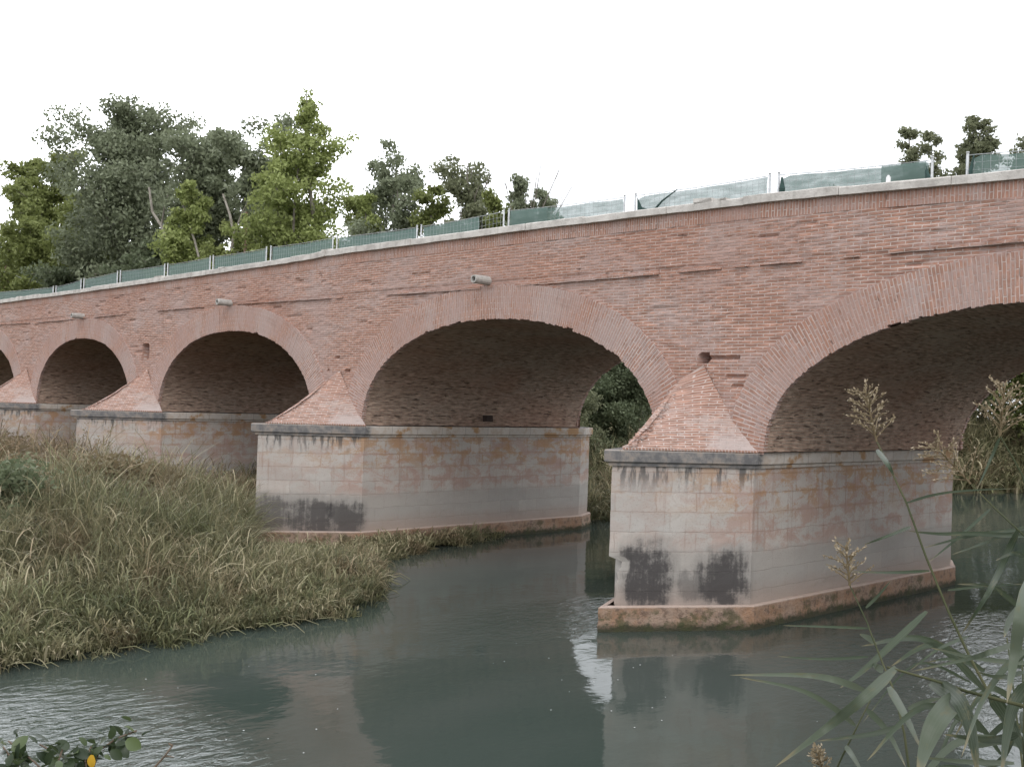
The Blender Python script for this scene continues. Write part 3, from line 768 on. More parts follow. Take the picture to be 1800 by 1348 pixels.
# ------------------------------------------------------------------ trees
def quad_leaves(Cn, size, r, flat=.0, elong=1.7):
    """rhombus leaves at centres Cn; returns V,F"""
    n = len(Cn); d1 = r.normal(size=(n, 3)); d1 /= np.linalg.norm(d1, axis=1)[:, None]
    d2 = r.normal(size=(n, 3)); d2 -= (d2 * d1).sum(1)[:, None] * d1; d2 /= np.linalg.norm(d2, axis=1)[:, None]
    s_ = size * r.uniform(.6, 1.35, n)[:, None]
    a = d1 * s_ * .5 * elong; b = d2 * s_ * .5
    V = np.stack([Cn - a, Cn + b * .9 - a * .15, Cn + a, Cn - b * .9 - a * .15], 1).reshape(-1, 3)
    return V, np.arange(4 * n).reshape(-1, 4)
def tree(name, label, cat, x, y, H, Rr, seed, leafm, barkm=B_grey, leaves=9000, lsize=.26, base=.18, shape='round', lean=(0, 0), twigs=0, clump=.57, group='trees behind the bridge', z0=None, open_=0.0, stems=None, fan=0):
    r = np.random.default_rng(seed); z0 = ground_h(x, y) - .1 if z0 is None else z0
    t = thing(name, label, cat, (x, y, z0), group)
    tb = MB(); base_p = np.array([x, y, z0])
    n = 9; r0 = H * .014 + .03; leaves = int(leaves * 2.8); lsize = lsize * .54; cl = []
    stems = stems or [(lean[0], lean[1], 1)]; ns_ = len(stems)
    for si, (lx, ly, hf) in enumerate(stems):
      tr = []; wob = r.normal(0, H * .012, (n, 2)).cumsum(0)
      for i in range(n):
        s_ = i / (n - 1); tr.append(base_p + np.array([lx * s_ * H + wob[i, 0], ly * s_ * H + wob[i, 1], s_ * H * hf * .95]))
      tr = np.array(tr)
      tb.tube(tr, [r0 * (1 - .9 * i / (n - 1)) * (1 if si == 0 else .6) for i in range(n)], 7)
      nl = int((13 + H * .9) / (.5 + .5 * ns_))
      for k in range(nl):
          s_ = base + (1 - base) * ((k + r.uniform(0, 1)) / nl) ** .9
          p = np.array([np.interp(s_ * (n - 1), np.arange(n), tr[:, j]) for j in range(3)])
          az = k * 2.4 + r.uniform(-.5, .5)
          if shape == 'round': w_ = math.sin(math.pi * min(1, .12 + .82 * s_)) ** .6
          elif shape == 'spire': w_ = (1.05 - s_) ** .6 * .85
          elif shape == 'col': w_ = 1.25 * max(.05, 1.12 - s_) ** .5
          elif shape == 'vase': w_ = .35 + .65 * s_
          else: w_ = 1 - .5 * s_
          L = Rr * w_ * r.uniform(.65, 1.15); up = r.uniform(.25, .8) + (.5 if shape in ('spire', 'vase') else 0)
          d = np.array([math.cos(az), math.sin(az), up]); d /= np.linalg.norm(d)
          pts = [p]; q = p.copy(); dd = d.copy()
          for j in range(4):
              dd = dd + r.normal(0, .16, 3) + np.array([0, 0, .07]); dd /= np.linalg.norm(dd); q = q + dd * L / 4; pts.append(q.copy())
          rb = r0 * (1 - .85 * s_) * .5
          tb.tube(pts, [rb, rb * .75, rb * .5, rb * .33, rb * .15], 5, cap=False)
          for j in range(1, 5):
              if r.random() < open_: continue
              c = pts[j]; cl.append((c, L * .20 + .25, s_))
              for _ in range(2):
                  sd_ = r.normal(0, 1, 3); sd_[2] = abs(sd_[2]) * .6 - .1; sd_ /= np.linalg.norm(sd_)
                  e = c + sd_ * L * r.uniform(.18, .42)
                  tb.tube([c, (c + e) / 2 + r.normal(0, .05, 3), e], [rb * .3 + .006, rb * .2 + .004, .006], 4, cap=False)
                  if r.random() > open_: cl.append((e, L * .15 + .22, s_))
      cl.append((tr[-1], Rr * .12 + .12, 1)); cl.append((tr[-2], Rr * .2 + .15, 1))
    for k in range(fan):
        az = -.5 + k * .18 + r.uniform(-.2, .2); p = base_p + np.array([0, 0, H * .72]); d = np.array([(-.35 + 1.35 * k / fan) * .9, r.uniform(-.2, .2), r.uniform(.7, 1.0)]); d /= np.linalg.norm(d); L = H * r.uniform(.17, .27)
        mid = p + d * L * .5 + r.normal(0, .05, 3); e = p + d * L + np.array([.1, 0, .1]); tb.tube([p, mid, e], [.032, .024, .011], 4, cap=False)
        for _ in range(3):
            s2 = r.uniform(.4, .9); b = p + (e - p) * s2; tb.tube([b, b + (d + r.normal(0, .3, 3)) * L * .25], [.012, .005], 3, cap=False)
    for k in range(twigs):
        s_ = r.uniform(.5, .95); p = np.array([np.interp(s_ * (n - 1), np.arange(n), tr[:, j]) for j in range(3)])
        az = r.uniform(0, 6.28); sp = r.uniform(.15, .6); L = H * r.uniform(.12, .2)
        d = np.array([math.cos(az) * sp, math.sin(az) * sp, 1.0]); d /= np.linalg.norm(d)
        e = p + d * L; mid = p + d * L * .5 + r.normal(0, .15, 3)
        tb.tube([p, mid, e], [.05, .03, .012], 4, cap=False)
        for _ in range(3):
            s2 = r.uniform(.4, .9); b = p + (e - p) * s2; f = b + (d + r.normal(0, .4, 3)) * L * .22; tb.tube([b, f], [.02, .008], 3, cap=False)
    wts = np.array([c[1] ** 2 for c in cl]); wts /= wts.sum(); idx = r.choice(len(cl), leaves, p=wts)
    cen = np.array([c[0] for c in cl])[idx]; rad = np.array([c[1] for c in cl])[idx]
    off = r.normal(0, 1, (leaves, 3)); off /= np.linalg.norm(off, axis=1)[:, None]; off *= (r.random(leaves) ** .45 * 1.75)[:, None]; off[:, 2] *= .75
    Cn = cen + off * (rad * clump)[:, None]
    top = np.percentile(Cn[:, 2], 99.9) - z0; k = H / top; Cn[:, 2] = z0 + (Cn[:, 2] - z0) * k
    tb.v = [(p[0], p[1], z0 + (p[2] - z0) * k) for p in tb.v]; tb.build('trunk', barkm, t)
    V, F = quad_leaves(Cn, lsize, r)
    ct = r.uniform(0, 1, len(cl))[idx]
    tint = np.repeat(np.clip(.25 + .35 * ct + .4 * r.uniform(0, 1, leaves), 0, 1), 4)
    fast_mesh('crown', V, F, tint, leafm, t)
    return t
G = 'trees behind the bridge'
TL = [  # name, label, x, y, top z, R, mat, leaves, lsize, shape, kw
 ('tree', 'olive green leafy tree at the left edge of the photo', -80.7, 13, 23.1, 3.6, L_olive, 9000, .36, 'round', {}),
 ('tree', 'broad olive green tree, second from the left edge', -76.5, 15.5, 23.6, 3.9, L_olive, 12000, .36, 'round', dict(base=.12)),
 ('tree', 'lower olive tree filling the gap left of the tall grey-green tree', -66.8, 14, 18.8, 4.2, L_olive, 10000, .34, 'round', {}),
 ('tree', 'tallest grey-green tree, broad open domed crown, left of the pale leaning trunk', -60.0, 15.0, 24.3, 5.6, L_dark, 21000, .33, 'round', dict(base=.30, clump=.72, open_=.12)),
 ('tree', 'grey-green tree just right of the tallest tree', -50.2, 14.5, 21.6, 4.0, L_dark, 11000, .31, 'vase', dict(base=.38, open_=.22)),
 ('tree', 'thin grey-green tree with bare pale limbs, left of the lime green tree', -43.8, 14.5, 20.3, 3.3, L_dark, 9000, .30, 'vase', dict(base=.35, open_=.28)),
 ('tree', 'small yellow-green tree in front of the pale trunks', -47.8, 12.6, 16.5, 2.2, L_lime, 6000, .28, 'round', dict(base=.2)),
 ('poplar', 'tall lime green tree with a ragged pointed top', -36.6, 13.2, 20.2, 2.7, L_lime, 14000, .26, 'round', dict(base=.12, twigs=1, stems=[(0, 0, 1), (.07, .0, .93), (-.07, 0, .86)])),
 ('tree', 'low dark green tree at the right foot of the lime green tree', -33.2, 13.0, 14.6, 2.0, L_olive, 6500, .24, 'round', dict(base=.15)),
 ('tree', 'grey-green round-topped tree right of the lime green tree', -29.5, 13.6, 16.6, 2.5, L_dark, 11000, .23, 'round', dict(base=.22, open_=.15, stems=[(0, 0, 1), (.08, 0, .9), (-.09, 0, .97)])),
 ('tree', 'slim yellow-green tree in front of the round-topped grey-green tree', -30.2, 12.3, 14.0, 1.2, L_lime, 3800, .22, 'round', dict(base=.15)),
 ('tree', 'bushy olive tree with long bare twigs rising from its top', -23.0, 12.8, 15.0, 1.6, L_thin, 7500, .21, 'vase', dict(base=.12, twigs=10, open_=.1)),
 ('tree', 'low olive tree between the round-topped tree and the twiggy tree', -25.2, 12.4, 14.1, 1.4, L_olive, 6000, .21, 'round', dict(base=.15)),
 ('tree', 'small bushy tree at the right foot of the twiggy tree', -21.2, 12.1, 13.0, 1.2, L_olive, 4500, .21, 'round', dict(base=.15)),
 ('sapling', 'sparse small tree with bare branches fanning out, alone right of the tree line', -19.0, 12.3, 13.5, .95, L_dark, 2600, .19, 'col', dict(base=.66, open_=.1, fan=11, clump=.5, stems=[(0, 0, 1), (.05, 0, .95)])),
 ('poplar', 'three-pronged leafy treetop above the fence near the right edge', -17.9, 50, 23.6, 1.35, L_thin, 3600, .30, 'col', dict(base=.76, open_=.2, clump=.7, stems=[(-.085, 0, .98), (-.01, 0, .96), (.095, 0, 1.0), (.05, 0, .93), (-.05, 0, .92)])),
 ('poplar', 'sparse treetop behind the rightmost fence panel', -16.8, 51, 23.2, 1.3, L_thin, 1100, .30, 'col', dict(base=.76, open_=.25, stems=[(0, 0, 1), (.09, 0, .93), (-.05, 0, .9)])),
 ('poplar', 'faint leafy top behind the medium green fence panel', -25.9, 50, 20.3, 1.9, L_thin, 1800, .30, 'round', dict(base=.5)),
 ('tree', 'dark green low tree behind the leftmost fence posts', -64, 12.6, 14.8, 3.9, L_bush, 9000, .32, 'round', dict(base=.1)),
 ('tree', 'dark green low tree under the tallest grey-green tree', -51.5, 12.4, 14.3, 3.2, L_bush, 8000, .30, 'round', dict(base=.1)),
 ('tree', 'low green tree under the bare pale limbs, left of the lime green tree', -42.6, 12.3, 14.3, 2.6, L_olive, 7000, .27, 'round', dict(base=.1)),
 ('tree', 'olive tree behind the utility pole at the left', -73.5, 12.6, 17.2, 3.7, L_olive, 9000, .34, 'round', dict(base=.1)),
]
for i, (nm, lb, x, y, H, Rr, lm, nl, ls, sh, kw) in enumerate(TL):
    tree(nm, lb, 'tree', x, y, H - ground_h(x, y) + .1, Rr, 100 + i, lm, leaves=nl, lsize=ls, shape=sh, group=G, **kw)
# the trees seen through the arches, on the left bank upstream
GA = 'trees seen through the arches'
TA = [('round dark green bush seen through the middle arch', -20.4, 20, 6.4, 2.4, L_bush, 11000, .17, 'round'),
      ('pale green bush at the foot of the dark bush, against the pier edge', -19.6, 16.3, 4.4, 1.5, L_thin, 6000, .15, 'round'),
      ('green willow-like bush left of the dark bush in the middle arch', -22.8, 19.5, 5.8, 1.6, L_olive, 5000, .17, 'round'),
      ('dark bush behind the round bush in the middle arch', -25.5, 27, 7.0, 2.6, L_bush, 7000, .2, 'round'),
      ('leafy tree behind the reeds at the right edge, seen through the right arch', -12.5, 50, 11, 3.6, L_olive, 8000, .3, 'round'),
      ('dark tree with pale trunk at the right edge, seen through the right arch', -8.2, 52, 12, 3.6, L_bush, 8000, .3, 'round'),
      ('grey-green tree seen through the right arch beside its far corner', -17.5, 49, 10, 3.4, L_thin, 7000, .3, 'round'),
      ('tree far up the right arch opening beyond the bend', -3.0, 66, 13, 4.2, L_bush, 8000, .34, 'round')]
for i, (lb, x, y, H, Rr, lm, nl, ls, sh) in enumerate(TA):
    tree('bush' if H < 9 else 'tree', lb, 'bush' if H < 9 else 'tree', x, y, H, Rr, 300 + i, lm, B_brown, leaves=nl, lsize=ls, shape=sh, base=.03, group=GA, clump=.7)
# pale bare trunks in front of the foliage
def bare(label, branches, r0):
    t = thing('leafless_tree', label, 'tree', branches[0][0]); mb = MB(); mb.tube([(branches[0][0][0], branches[0][0][1], .9)] + list(branches[0]), [r0] * 2 + [r0 * (1 - .7 * i / len(branches[0])) for i in range(len(branches[0]) - 1)], 7); mb.build('trunk', B_pale, t)
    for b in branches[1:]:
        mb = MB(); mb.tube(b, [r0 * .6 * (1 - .75 * i / len(b)) for i in range(len(b))], 6); mb.build('branch', B_pale, t)
B_pale = bark('bark_pale', (.20, .18, .15), (.34, .31, .27))
bare('pale bare leaning trunk rising behind the fence below the tallest tree', [[(-48.9, 11.9, 11.7), (-49.8, 11.9, 13.2), (-50.8, 11.9, 14.4), (-52.1, 11.9, 15.4), (-52.7, 11.9, 17.0)], [(-50.8, 11.9, 14.4), (-50.4, 11.9, 15.7), (-49.8, 11.9, 16.6)]], .11)
bare('thin pale trunk leaning left between the leaning trunk and the bare pole', [[(-45.8, 11.9, 12.0), (-46.5, 11.9, 13.2), (-47.4, 11.9, 14.5), (-48.4, 11.9, 15.8)]], .07)
bare('pale forked trunk behind the fence left of the lime green tree', [[(-42.2, 11.9, 11.9), (-41.9, 11.9, 13.1), (-42.4, 11.9, 14.2), (-43.3, 11.9, 15.5)], [(-41.9, 11.9, 13.1), (-41.1, 11.9, 14.2), (-40.3, 11.9, 15.0)]], .085)
# utility pole with wires at the left
pt = thing('utility_pole', 'weathered wooden pole carrying thin wires at the left edge of the photo', 'pole', (-76.5, 11.6, 1))
mb = MB(); mb.tube([(-76.5, 11.6, 1), (-76.5, 11.6, 13.6)], [.22, .17], 8); mb.build('mast', M_pole, pt, True)
mb = MB(); mb.box((-76.55, 10.9, 13.0), (-76.35, 12.3, 13.15), .01); mb.build('crossarm', M_pole, pt)
for k, (dy, dz) in enumerate(((-.6, 13.2), (0, 12.8), (.5, 13.2), (.2, 12.2))):
    mb = MB(); mb.tube([(-76.4 + 30 * s_, 11.6 + dy - .2 * s_, dz - 3.0 * s_ - (.8 + k * .1) * 4 * s_ * (1 - s_)) for s_ in (0, .2, .4, .6, .8, 1)], .022, 4); mb.build('wire', M_wire, pt)
mb = MB(); mb.tube([(-40.6, 11.9, .8), (-40.6, 11.9, 14.2)], [.12, .08], 8)
tag(mb.build('bare_pole', M_pole), 'thin bare brown pole standing among the trees left of the lime green tree', 'pole')

# ------------------------------------------------------------------ reeds on the left bank
def blades(base, L, az, bend, width, r, tint, nseg=4, droop=1.0):
    """arched blades: base (n,3)"""
    n = len(base); s_ = np.linspace(0, 1, nseg + 1)
    dx, dy = np.cos(az), np.sin(az); V = np.zeros((n, nseg + 1, 2, 3))
    th = bend[:, None] * s_[None, :] ** 1.4 * droop + r.uniform(0, .25, n)[:, None]
    ds = (L / nseg)[:, None]
    h = np.cumsum(np.sin(th) * ds, 1) - np.sin(th[:, :1]) * ds; v = np.cumsum(np.cos(th) * ds, 1) - np.cos(th[:, :1]) * ds
    P = base[:, None, :] + np.stack([h * dx[:, None], h * dy[:, None], v], 2)
    tw = az + np.pi / 2 + r.normal(0, .5, n); wv = np.stack([np.cos(tw), np.sin(tw), r.normal(0, .2, n)], 1)
    wd = (np.array([.55, 1, .9, .6, .06])[:nseg + 1] if nseg == 4 else np.linspace(1, .1, nseg + 1))[None, :, None] * width[:, None, None] * .5
    V[:, :, 0] = P - wv[:, None, :] * wd; V[:, :, 1] = P + wv[:, None, :] * wd
    V = V.reshape(-1, 3); k = np.arange(n)[:, None] * (2 * (nseg + 1)) + np.arange(nseg)[None, :] * 2
    F = np.stack([k, k + 1, k + 3, k + 2], 2).reshape(-1, 4)
    return V, F, np.repeat(tint, 2 * (nseg + 1)), P[:, -1]
def join(parts):
    Vs, Fs, Ts = [], [], []; b = 0
    for V, F, T in parts: Vs.append(V); Fs.append(F + b); Ts.append(T); b += len(V)
    return np.concatenate(Vs), np.concatenate(Fs), np.concatenate(Ts)
def z_limit(x, y):
    """highest reed top that keeps the stone pier in sight from the bank path"""
    ox, oy = CAM[0], CAM[1]; dx, dy = x - ox, y - oy
    ax, ay, bx, by = -14.62, -2.75, -12.78, .02
    ex, ey = bx - ax, by - ay; den = dx * ey - dy * ex
    if abs(den) > 1e-6:
        t = ((ax - ox) * ey - (ay - oy) * ex) / den; w_ = ((ax - ox) * dy - (ay - oy) * dx) / den
        if t > 1 and -.02 <= w_ <= 1: return CAM[2] - (CAM[2] - .12) / t
    if dx < 0:
        t = (-12.8 - ox) / dx; yy = oy + dy * t
        if t > 1 and 0 <= yy <= 9.3: return CAM[2] - (CAM[2] - (.10 if yy < 3 else -.05)) / t
    return 99
def reed_bed(name, npts, box, seed, hfun, width=.030, per=1, plume=.06, dens=None, cond=None, tone=0.0, mat=None):
    r = np.random.default_rng(seed); pts = []
    while len(pts) < npts:
        x = r.uniform(box[0], box[1]); y = r.uniform(box[2], box[3]); d = lerp(y, *LX) - x
        d += .55 * ns(x * .8, y * .8, 6) + .25 * ns(x * 2.3, y * 2.3, 9)
        if d < -.1: continue
        if cond and not cond(x, y): continue
        h = hfun(x, y, d)
        if h is None or h < .12: continue
        if dens and r.random() > dens(x, y, d): continue
        pts.append((x, y, max(ground_h(x, y), -.1), h, d))
    # each point starts a tuft of blades that share lean, length and colour
    c0 = np.array(pts); tuft = 9; q = np.repeat(np.arange(len(c0)), tuft); a = c0[q].copy(); n = len(a)
    ang = r.uniform(0, 6.28, n); rr_ = np.abs(r.normal(0, .13, n)); a[:, 0] += np.cos(ang) * rr_; a[:, 1] += np.sin(ang) * rr_
    tl = np.clip(r.normal(.88, .26, len(c0)), .35, 1.3)[q]; tt = r.normal(tone, .23, len(c0))[q]; taz = r.normal(-.35, 1.3, len(c0))[q]
    pts = a; a[:, 3] *= tl; patch = np.array([.5 + .5 * ns(p[0] * .55, p[1] * .55, seed) + .35 * ns(p[0] * 2, p[1] * 2, seed + 4) for p in pts])
    edge = np.clip(1 - a[:, 4] / .9, 0, 1)
    L = a[:, 3] * r.uniform(.6, 1.15, n); az = ang + r.normal(0, .4, n); az = np.where(r.random(n) < .45, taz + r.normal(0, .35, n), az)
    bend = r.uniform(.4, 2.2, n) + edge * .2
    tint = np.clip(.02 + .55 * patch + tt + r.normal(0, .13, n) + np.where(r.random(n) < .08, .4, 0), 0, 1)
    bigb = r.random(n) < .03; tint = np.where(bigb, np.clip(tint + .4, .5, 1), tint); L = np.where(bigb, np.minimum(L * 1.25 + .15, L + .35), L); bend = np.where(bigb, bend * .6 + .5, bend)
    V, F, T, tip = blades(a[:, :3], L * 1.12, az, bend, width * np.where(bigb, 1.9, r.uniform(.6, 1.5, n)), r, tint)
    parts = [(V, F, T)]
    # side leaves start part-way up
    m_ = r.random(n) < .75; b2 = a[m_, :3].copy(); b2[:, 2] += L[m_] * r.uniform(.35, .8, m_.sum()); k = m_.sum()
    b2[:, :2] += r.normal(0, .06, (k, 2))
    V, F, T, _ = blades(b2, L[m_] * r.uniform(.28, .5, k), r.uniform(0, 6.28, k), r.uniform(.9, 2.2, k), width * .95 * r.uniform(.6, 1.3, k), r, np.clip(tint[m_] + r.normal(.05, .13, k), 0, 1))
    parts.append((V, F, T))
    pm = np.where(r.random(n) < plume)[0]
    if len(pm):
        Cn = np.repeat(a[pm, :3], 22, 0); Cn[:, 2] += np.repeat(L[pm], 22) * 1.02; Cn += r.normal(0, 1, Cn.shape) * np.array([.055, .055, .11])
        V, F = quad_leaves(Cn, .03, r, elong=2.6); parts.append((V, F, np.repeat(r.uniform(.55, .95, len(Cn)), 4)))
    V, F, T = join(parts)
    return fast_mesh(name, V, F, T, mat or L_reed)
def h_left(x, y, d):
    s_ = (-2.95 - .59 * (x + 14.5)) - y
    g = ground_h(x, y)
    h = .38 + .20 * min(d, 4.5)
    if s_ > .2 and d > 3: h += min(.42, .1 * (d - 3)) * min(1, s_ / 1.5) + .010 * max(0, d - 9)
    if y > -3: h = min(h, 1.15)
    h *= 1.0 + .42 * ns(x * .42, y * .42, 2) + .2 * ns(x * 1.3, y * 1.3, 5)
    return min(h, (z_limit(x, y) - g) * .86)
def under_pier(x, y):
    for xs_ in (-12.93, -25.45, -37.75, -49.5):
        if xs_ - 2.95 < x < xs_ + .2 and y > -2.7 and y > -2.6 + abs(x - xs_ + 1.57) * 1.6: return False
    return True
tag(reed_bed('reed_bed', 14500, (-17, -3.5, -17, -1.0), 21, h_left, .021, plume=0, cond=under_pier), 'thick bed of low olive and straw reeds sloping to the water on the left bank', 'reeds', kind='stuff')
tag(reed_bed('reed_bed', 7000, (-40, -15, -15, 7), 22, h_left, .028, plume=.02, tone=.10, mat=L_brown, cond=under_pier, dens=lambda x, y, d: 1 if y < -2 else .5), 'taller brown reeds farther back along the left bank hiding the foot of the piers', 'reeds', kind='stuff')
def h_strip(x, y, d): return (.30 + .25 * max(0, ns(x * 1.3, y * 1.3))) if d < 1.3 and -2.8 < y < 5.5 else None
tag(reed_bed('sedge', 800, (-13, -8, -2.9, 5.5), 23, h_strip, .03, plume=0, cond=under_pier), 'narrow strip of green sedge along the foot of the middle pier', 'sedge', kind='stuff')
tag(reed_bed('reed_bed', 2200, (-34, -13.2, 10, 34), 24, lambda x, y, d: 1.3 + .16 * min(d, 4), .05, plume=.05), 'grey-green reeds on the upstream bank seen through the middle arch', 'reeds', kind='stuff')
tag(reed_bed('reed_bed', 1700, (-26, 10, 40, 62), 25, lambda x, y, d: (1.4 + .3 * min(d, 5)) if d < 9 else None, .09, plume=.08), 'pale reeds at the far bend of the river seen through the right arch', 'reeds', kind='stuff')
GS = 'scrub bushes among the reeds'
for i, (lb, x, y, H, Rr, lm) in enumerate([('dark green scrub bush among the reeds at the left edge of the photo', -13.0, -10.2, 2.5, 1.5, L_bush), ('brownish scrub bush in the reeds below the second pier from the left', -22.5, -7.0, 2.3, 1.7, L_dry),
    ('dry brown scrub bush among the reeds at the far left below the leftmost pier', -28.5, -5.4, 2.1, 2.2, L_dry), ('low brown scrub bush in the reeds left of the middle pier', -15.2, -6.4, 2.4, 1.6, L_dry),
    ('olive scrub bush in the middle of the reed mound at left', -18.0, -8.4, 2.05, 1.5, L_thin), ('dry brown scrub bush touching the left side of the middle pier', -18.6, -3.8, 2.0, 1.6, L_dry)]):
    tree('scrub_bush', lb, 'bush', x, y, H, Rr, 500 + i, lm, B_brown, leaves=4500, lsize=.17, shape='round', base=.03, group=GS, clump=.8)
# dead stalks trailing in the water along the left bank
def pix(px, py, d):
    f = np.array(cf) + np.array(cr) * (px - 900) / FPX + np.array(cu) * (674 - py) / FPX
    return CAM + f * d
mb = MB()
for k in range(60):
    y = random.uniform(-13.5, -1.2); x = lerp(y, *LX) + random.uniform(-.35, .3); a = random.gauss(1.2, .7); L = random.uniform(.2, .6)
    mb.tube([(x, y, .05 + random.uniform(0, .1)), (x + math.cos(a) * L * .5, y + math.sin(a) * L * .5, .07 + random.uniform(0, .10)), (x + math.cos(a) * L, y + math.sin(a) * L, .02)], [.012, .010, .005], 4, random.uniform(.3, .8), cap=False)
tag(mb.build('dead_stalks', L_reed), 'straw-coloured dead stalks lying along the water edge of the left bank', 'dead reeds', kind='stuff')
# foam flecks
mb = MB(); 
for k in range(48):
    c = (random.uniform(-4, 5.5), random.uniform(-13, -3)); s_ = random.uniform(.006, .014)
    mb.add([(c[0] + math.cos(q) * s_ * random.uniform(.6, 1.2), c[1] + math.sin(q) * s_, .006) for q in np.linspace(0, 6.28, 7)[:-1]], [tuple(range(6))])
tag(mb.build('foam_flecks', M_white), 'tiny white foam flecks drifting on the river', 'foam', kind='stuff')

# ------------------------------------------------------------------ foreground reeds, right
def ribbon(mb, pts, w, tint, r, tipped=True, fold=.25):
    """leaf blade through 3-D points with a central fold"""
    P = [Vector(p) for p in pts]; n = 12; Q = []
    for i in range(n + 1):                                      # quadratic/catmull resample
        s_ = i / n * (len(P) - 1); k = min(int(s_), len(P) - 2); f = s_ - k
        p0, p1, p2, p3 = P[max(k - 1, 0)], P[k], P[k + 1], P[min(k + 2, len(P) - 1)]
        Q.append(.5 * ((2 * p1) + (p2 - p0) * f + (2 * p0 - 5 * p1 + 4 * p2 - p3) * f * f + (3 * p1 - p0 - 3 * p2 + p3) * f ** 3))
    eye = Vector(CAM); rows = []; side0 = None
    tw = r.uniform(-.7, .7)
    for i in range(n + 1):
        d = (Q[min(i + 1, n)] - Q[max(i - 1, 0)]).normalized(); v = (Q[i] - eye).normalized(); sd_ = d.cross(v).normalized(); nn = sd_.cross(d).normalized()
        a = tw * (i / n - .4); sv = sd_ * math.cos(a) + nn * math.sin(a)
        s_ = i / n; wd = w * .5 * (min(1, .45 + 3.2 * s_) * (1 - s_ ** 2.6) + .02)
        rows.append([tuple(Q[i] - sv * wd), tuple(Q[i] + nn * wd * fold), tuple(Q[i] + sv * wd)])
    mb.grid(rows, [[(j, i) for j in range(3)] for i in range(n + 1)], tint)
def plume(mb, base, direction, L, r, dens=18):
    d = Vector(direction).normalized(); a = d.orthogonal().normalized(); b = d.cross(a); base = Vector(base)
    mb.tube([base, base + d * L * .85], [.004, .002], 5, .4)
    for k in range(dens):
        s_ = .05 + .9 * k / dens; c = base + d * L * s_ * .85; az = k * 2.4
        out = (a * math.cos(az) + b * math.sin(az)) * r.uniform(.6, 1.1) + d * r.uniform(.5, 1.0)
        ln = L * (.60 * (1 - .45 * s_)) * r.uniform(.7, 1.1); e = c + out.normalized() * ln + Vector((0, 0, -.12 * ln))
        mid = c.lerp(e, .5) + Vector((0, 0, .03 * ln)); mb.tube([c, mid, e], [.002, .0016, .001], 4, .5, cap=False)
        for q in range(13):
            f = .2 + .8 * q / 12; p = c.lerp(mid, f * 2) if f < .5 else mid.lerp(e, f * 2 - 1)
            dd = (out.normalized() + Vector((r.normal(0, .45), r.normal(0, .45), r.normal(0, .45)))).normalized(); sz = r.uniform(.008, .014)
            o = dd.orthogonal().normalized() * sz * .22; p = p + Vector((r.normal(0, .003), r.normal(0, .003), r.normal(0, .003)))
            mb.add([tuple(p), tuple(p + dd * sz * .5 + o), tuple(p + dd * sz), tuple(p + dd * sz * .5 - o)], [(0, 1, 2, 3)], None, float(r.uniform(.1, 1)))
rf = np.random.default_rng(77)
def reed(label, stem, depth, plume_spec, leaf_list, srad=.0055):
    """stem: photo points from top to bottom at the given depths; runs on to the bank below the frame"""
    t = thing('common_reed', label, 'reed', tuple(pix(*stem[-1], depth[1])), 'tall reeds on the near bank')
    pts = [pix(px, py, depth[0] + (depth[1] - depth[0]) * i / max(1, len(stem) - 1)) for i, (px, py) in enumerate(stem)]
    last = pts[-1]; foot = np.array([last[0] + .25, last[1] - .2, max(.3, ground_h(last[0], last[1]))])
    pts2 = pts + [last * .6 + foot * .4 + np.array([-.03, 0, 0]), foot]
    n = len(pts2); mb = MB(); mb.tube(pts2, [srad * .68 * (.55 + .75 * i / (n - 1)) for i in range(n)], 7); mb.build('stem', B_reed, t, True)
    if plume_spec:
        (dx, dy, L, dens) = plume_spec
        d = np.array(cr) * dx + np.array(cu) * dy - np.array(cf) * .15
        mb = MB(); plume(mb, pts[0], d, L, rf, dens); mb.build('plume', B_plume, t)
    for (lp, w, tint, dd) in leaf_list:
        q = [pix(a, b, depth[0] + dd + (rf.uniform(-.12, .12) if i else 0) - .10 * i) for i, (a, b) in enumerate(lp)]
        mb = MB(); ribbon(mb, q, w, tint, rf); mb.build('leaf', L_fore, t, True)
    return t
PXM = lambda w, d: w * d / FPX
reed('tall reed with a wide feathery head in front of the shaded right arch', [(1541, 775), (1569, 833), (1593, 883), (1627, 977), (1666, 1072), (1702, 1149), (1735, 1212), (1800, 1310)], (3.3, 2.9), (-.28, 1, .20, 26),
     [([(1634, 1003), (1570, 1006), (1490, 1004)], .010, .35, 0), ([(1541, 790), (1560, 815), (1572, 838)], .016, .45, 0), ([(1602, 925), (1560, 942), (1519, 957)], .010, .3, 0),
      ([(1593, 884), (1640, 870), (1700, 862), (1800, 858)], .008, .55, 0), ([(1666, 1037), (1730, 1030), (1800, 1026)], .008, .3, 0), ([(1629, 1074), (1570, 1130), (1515, 1180), (1476, 1209)], .020, .62, -.1),
      ([(1702, 1118), (1650, 1140), (1600, 1178)], .010, .5, 0)], .006)
reed('short reed with a small upright head in front of the stained pier flank', [(1494, 1029), (1524, 1093), (1536, 1126), (1556, 1176), (1526, 1236), (1476, 1335), (1460, 1380)][:4] + [(1572, 1215), (1590, 1290), (1600, 1370)], (3.2, 2.8), (-.15, 1, .15, 18),
     [([(1527, 1104), (1450, 1101), (1376, 1099)], .008, .45, 0), ([(1526, 1154), (1450, 1158), (1366, 1153)], .009, .4, 0), ([(1522, 1068), (1545, 1045), (1566, 1020)], .009, .7, 0),
      ([(1538, 1128), (1525, 1120), (1511, 1114)], .018, .95, 0), ([(1553, 1178), (1542, 1172), (1531, 1166)], .022, .95, 0)], .0045)
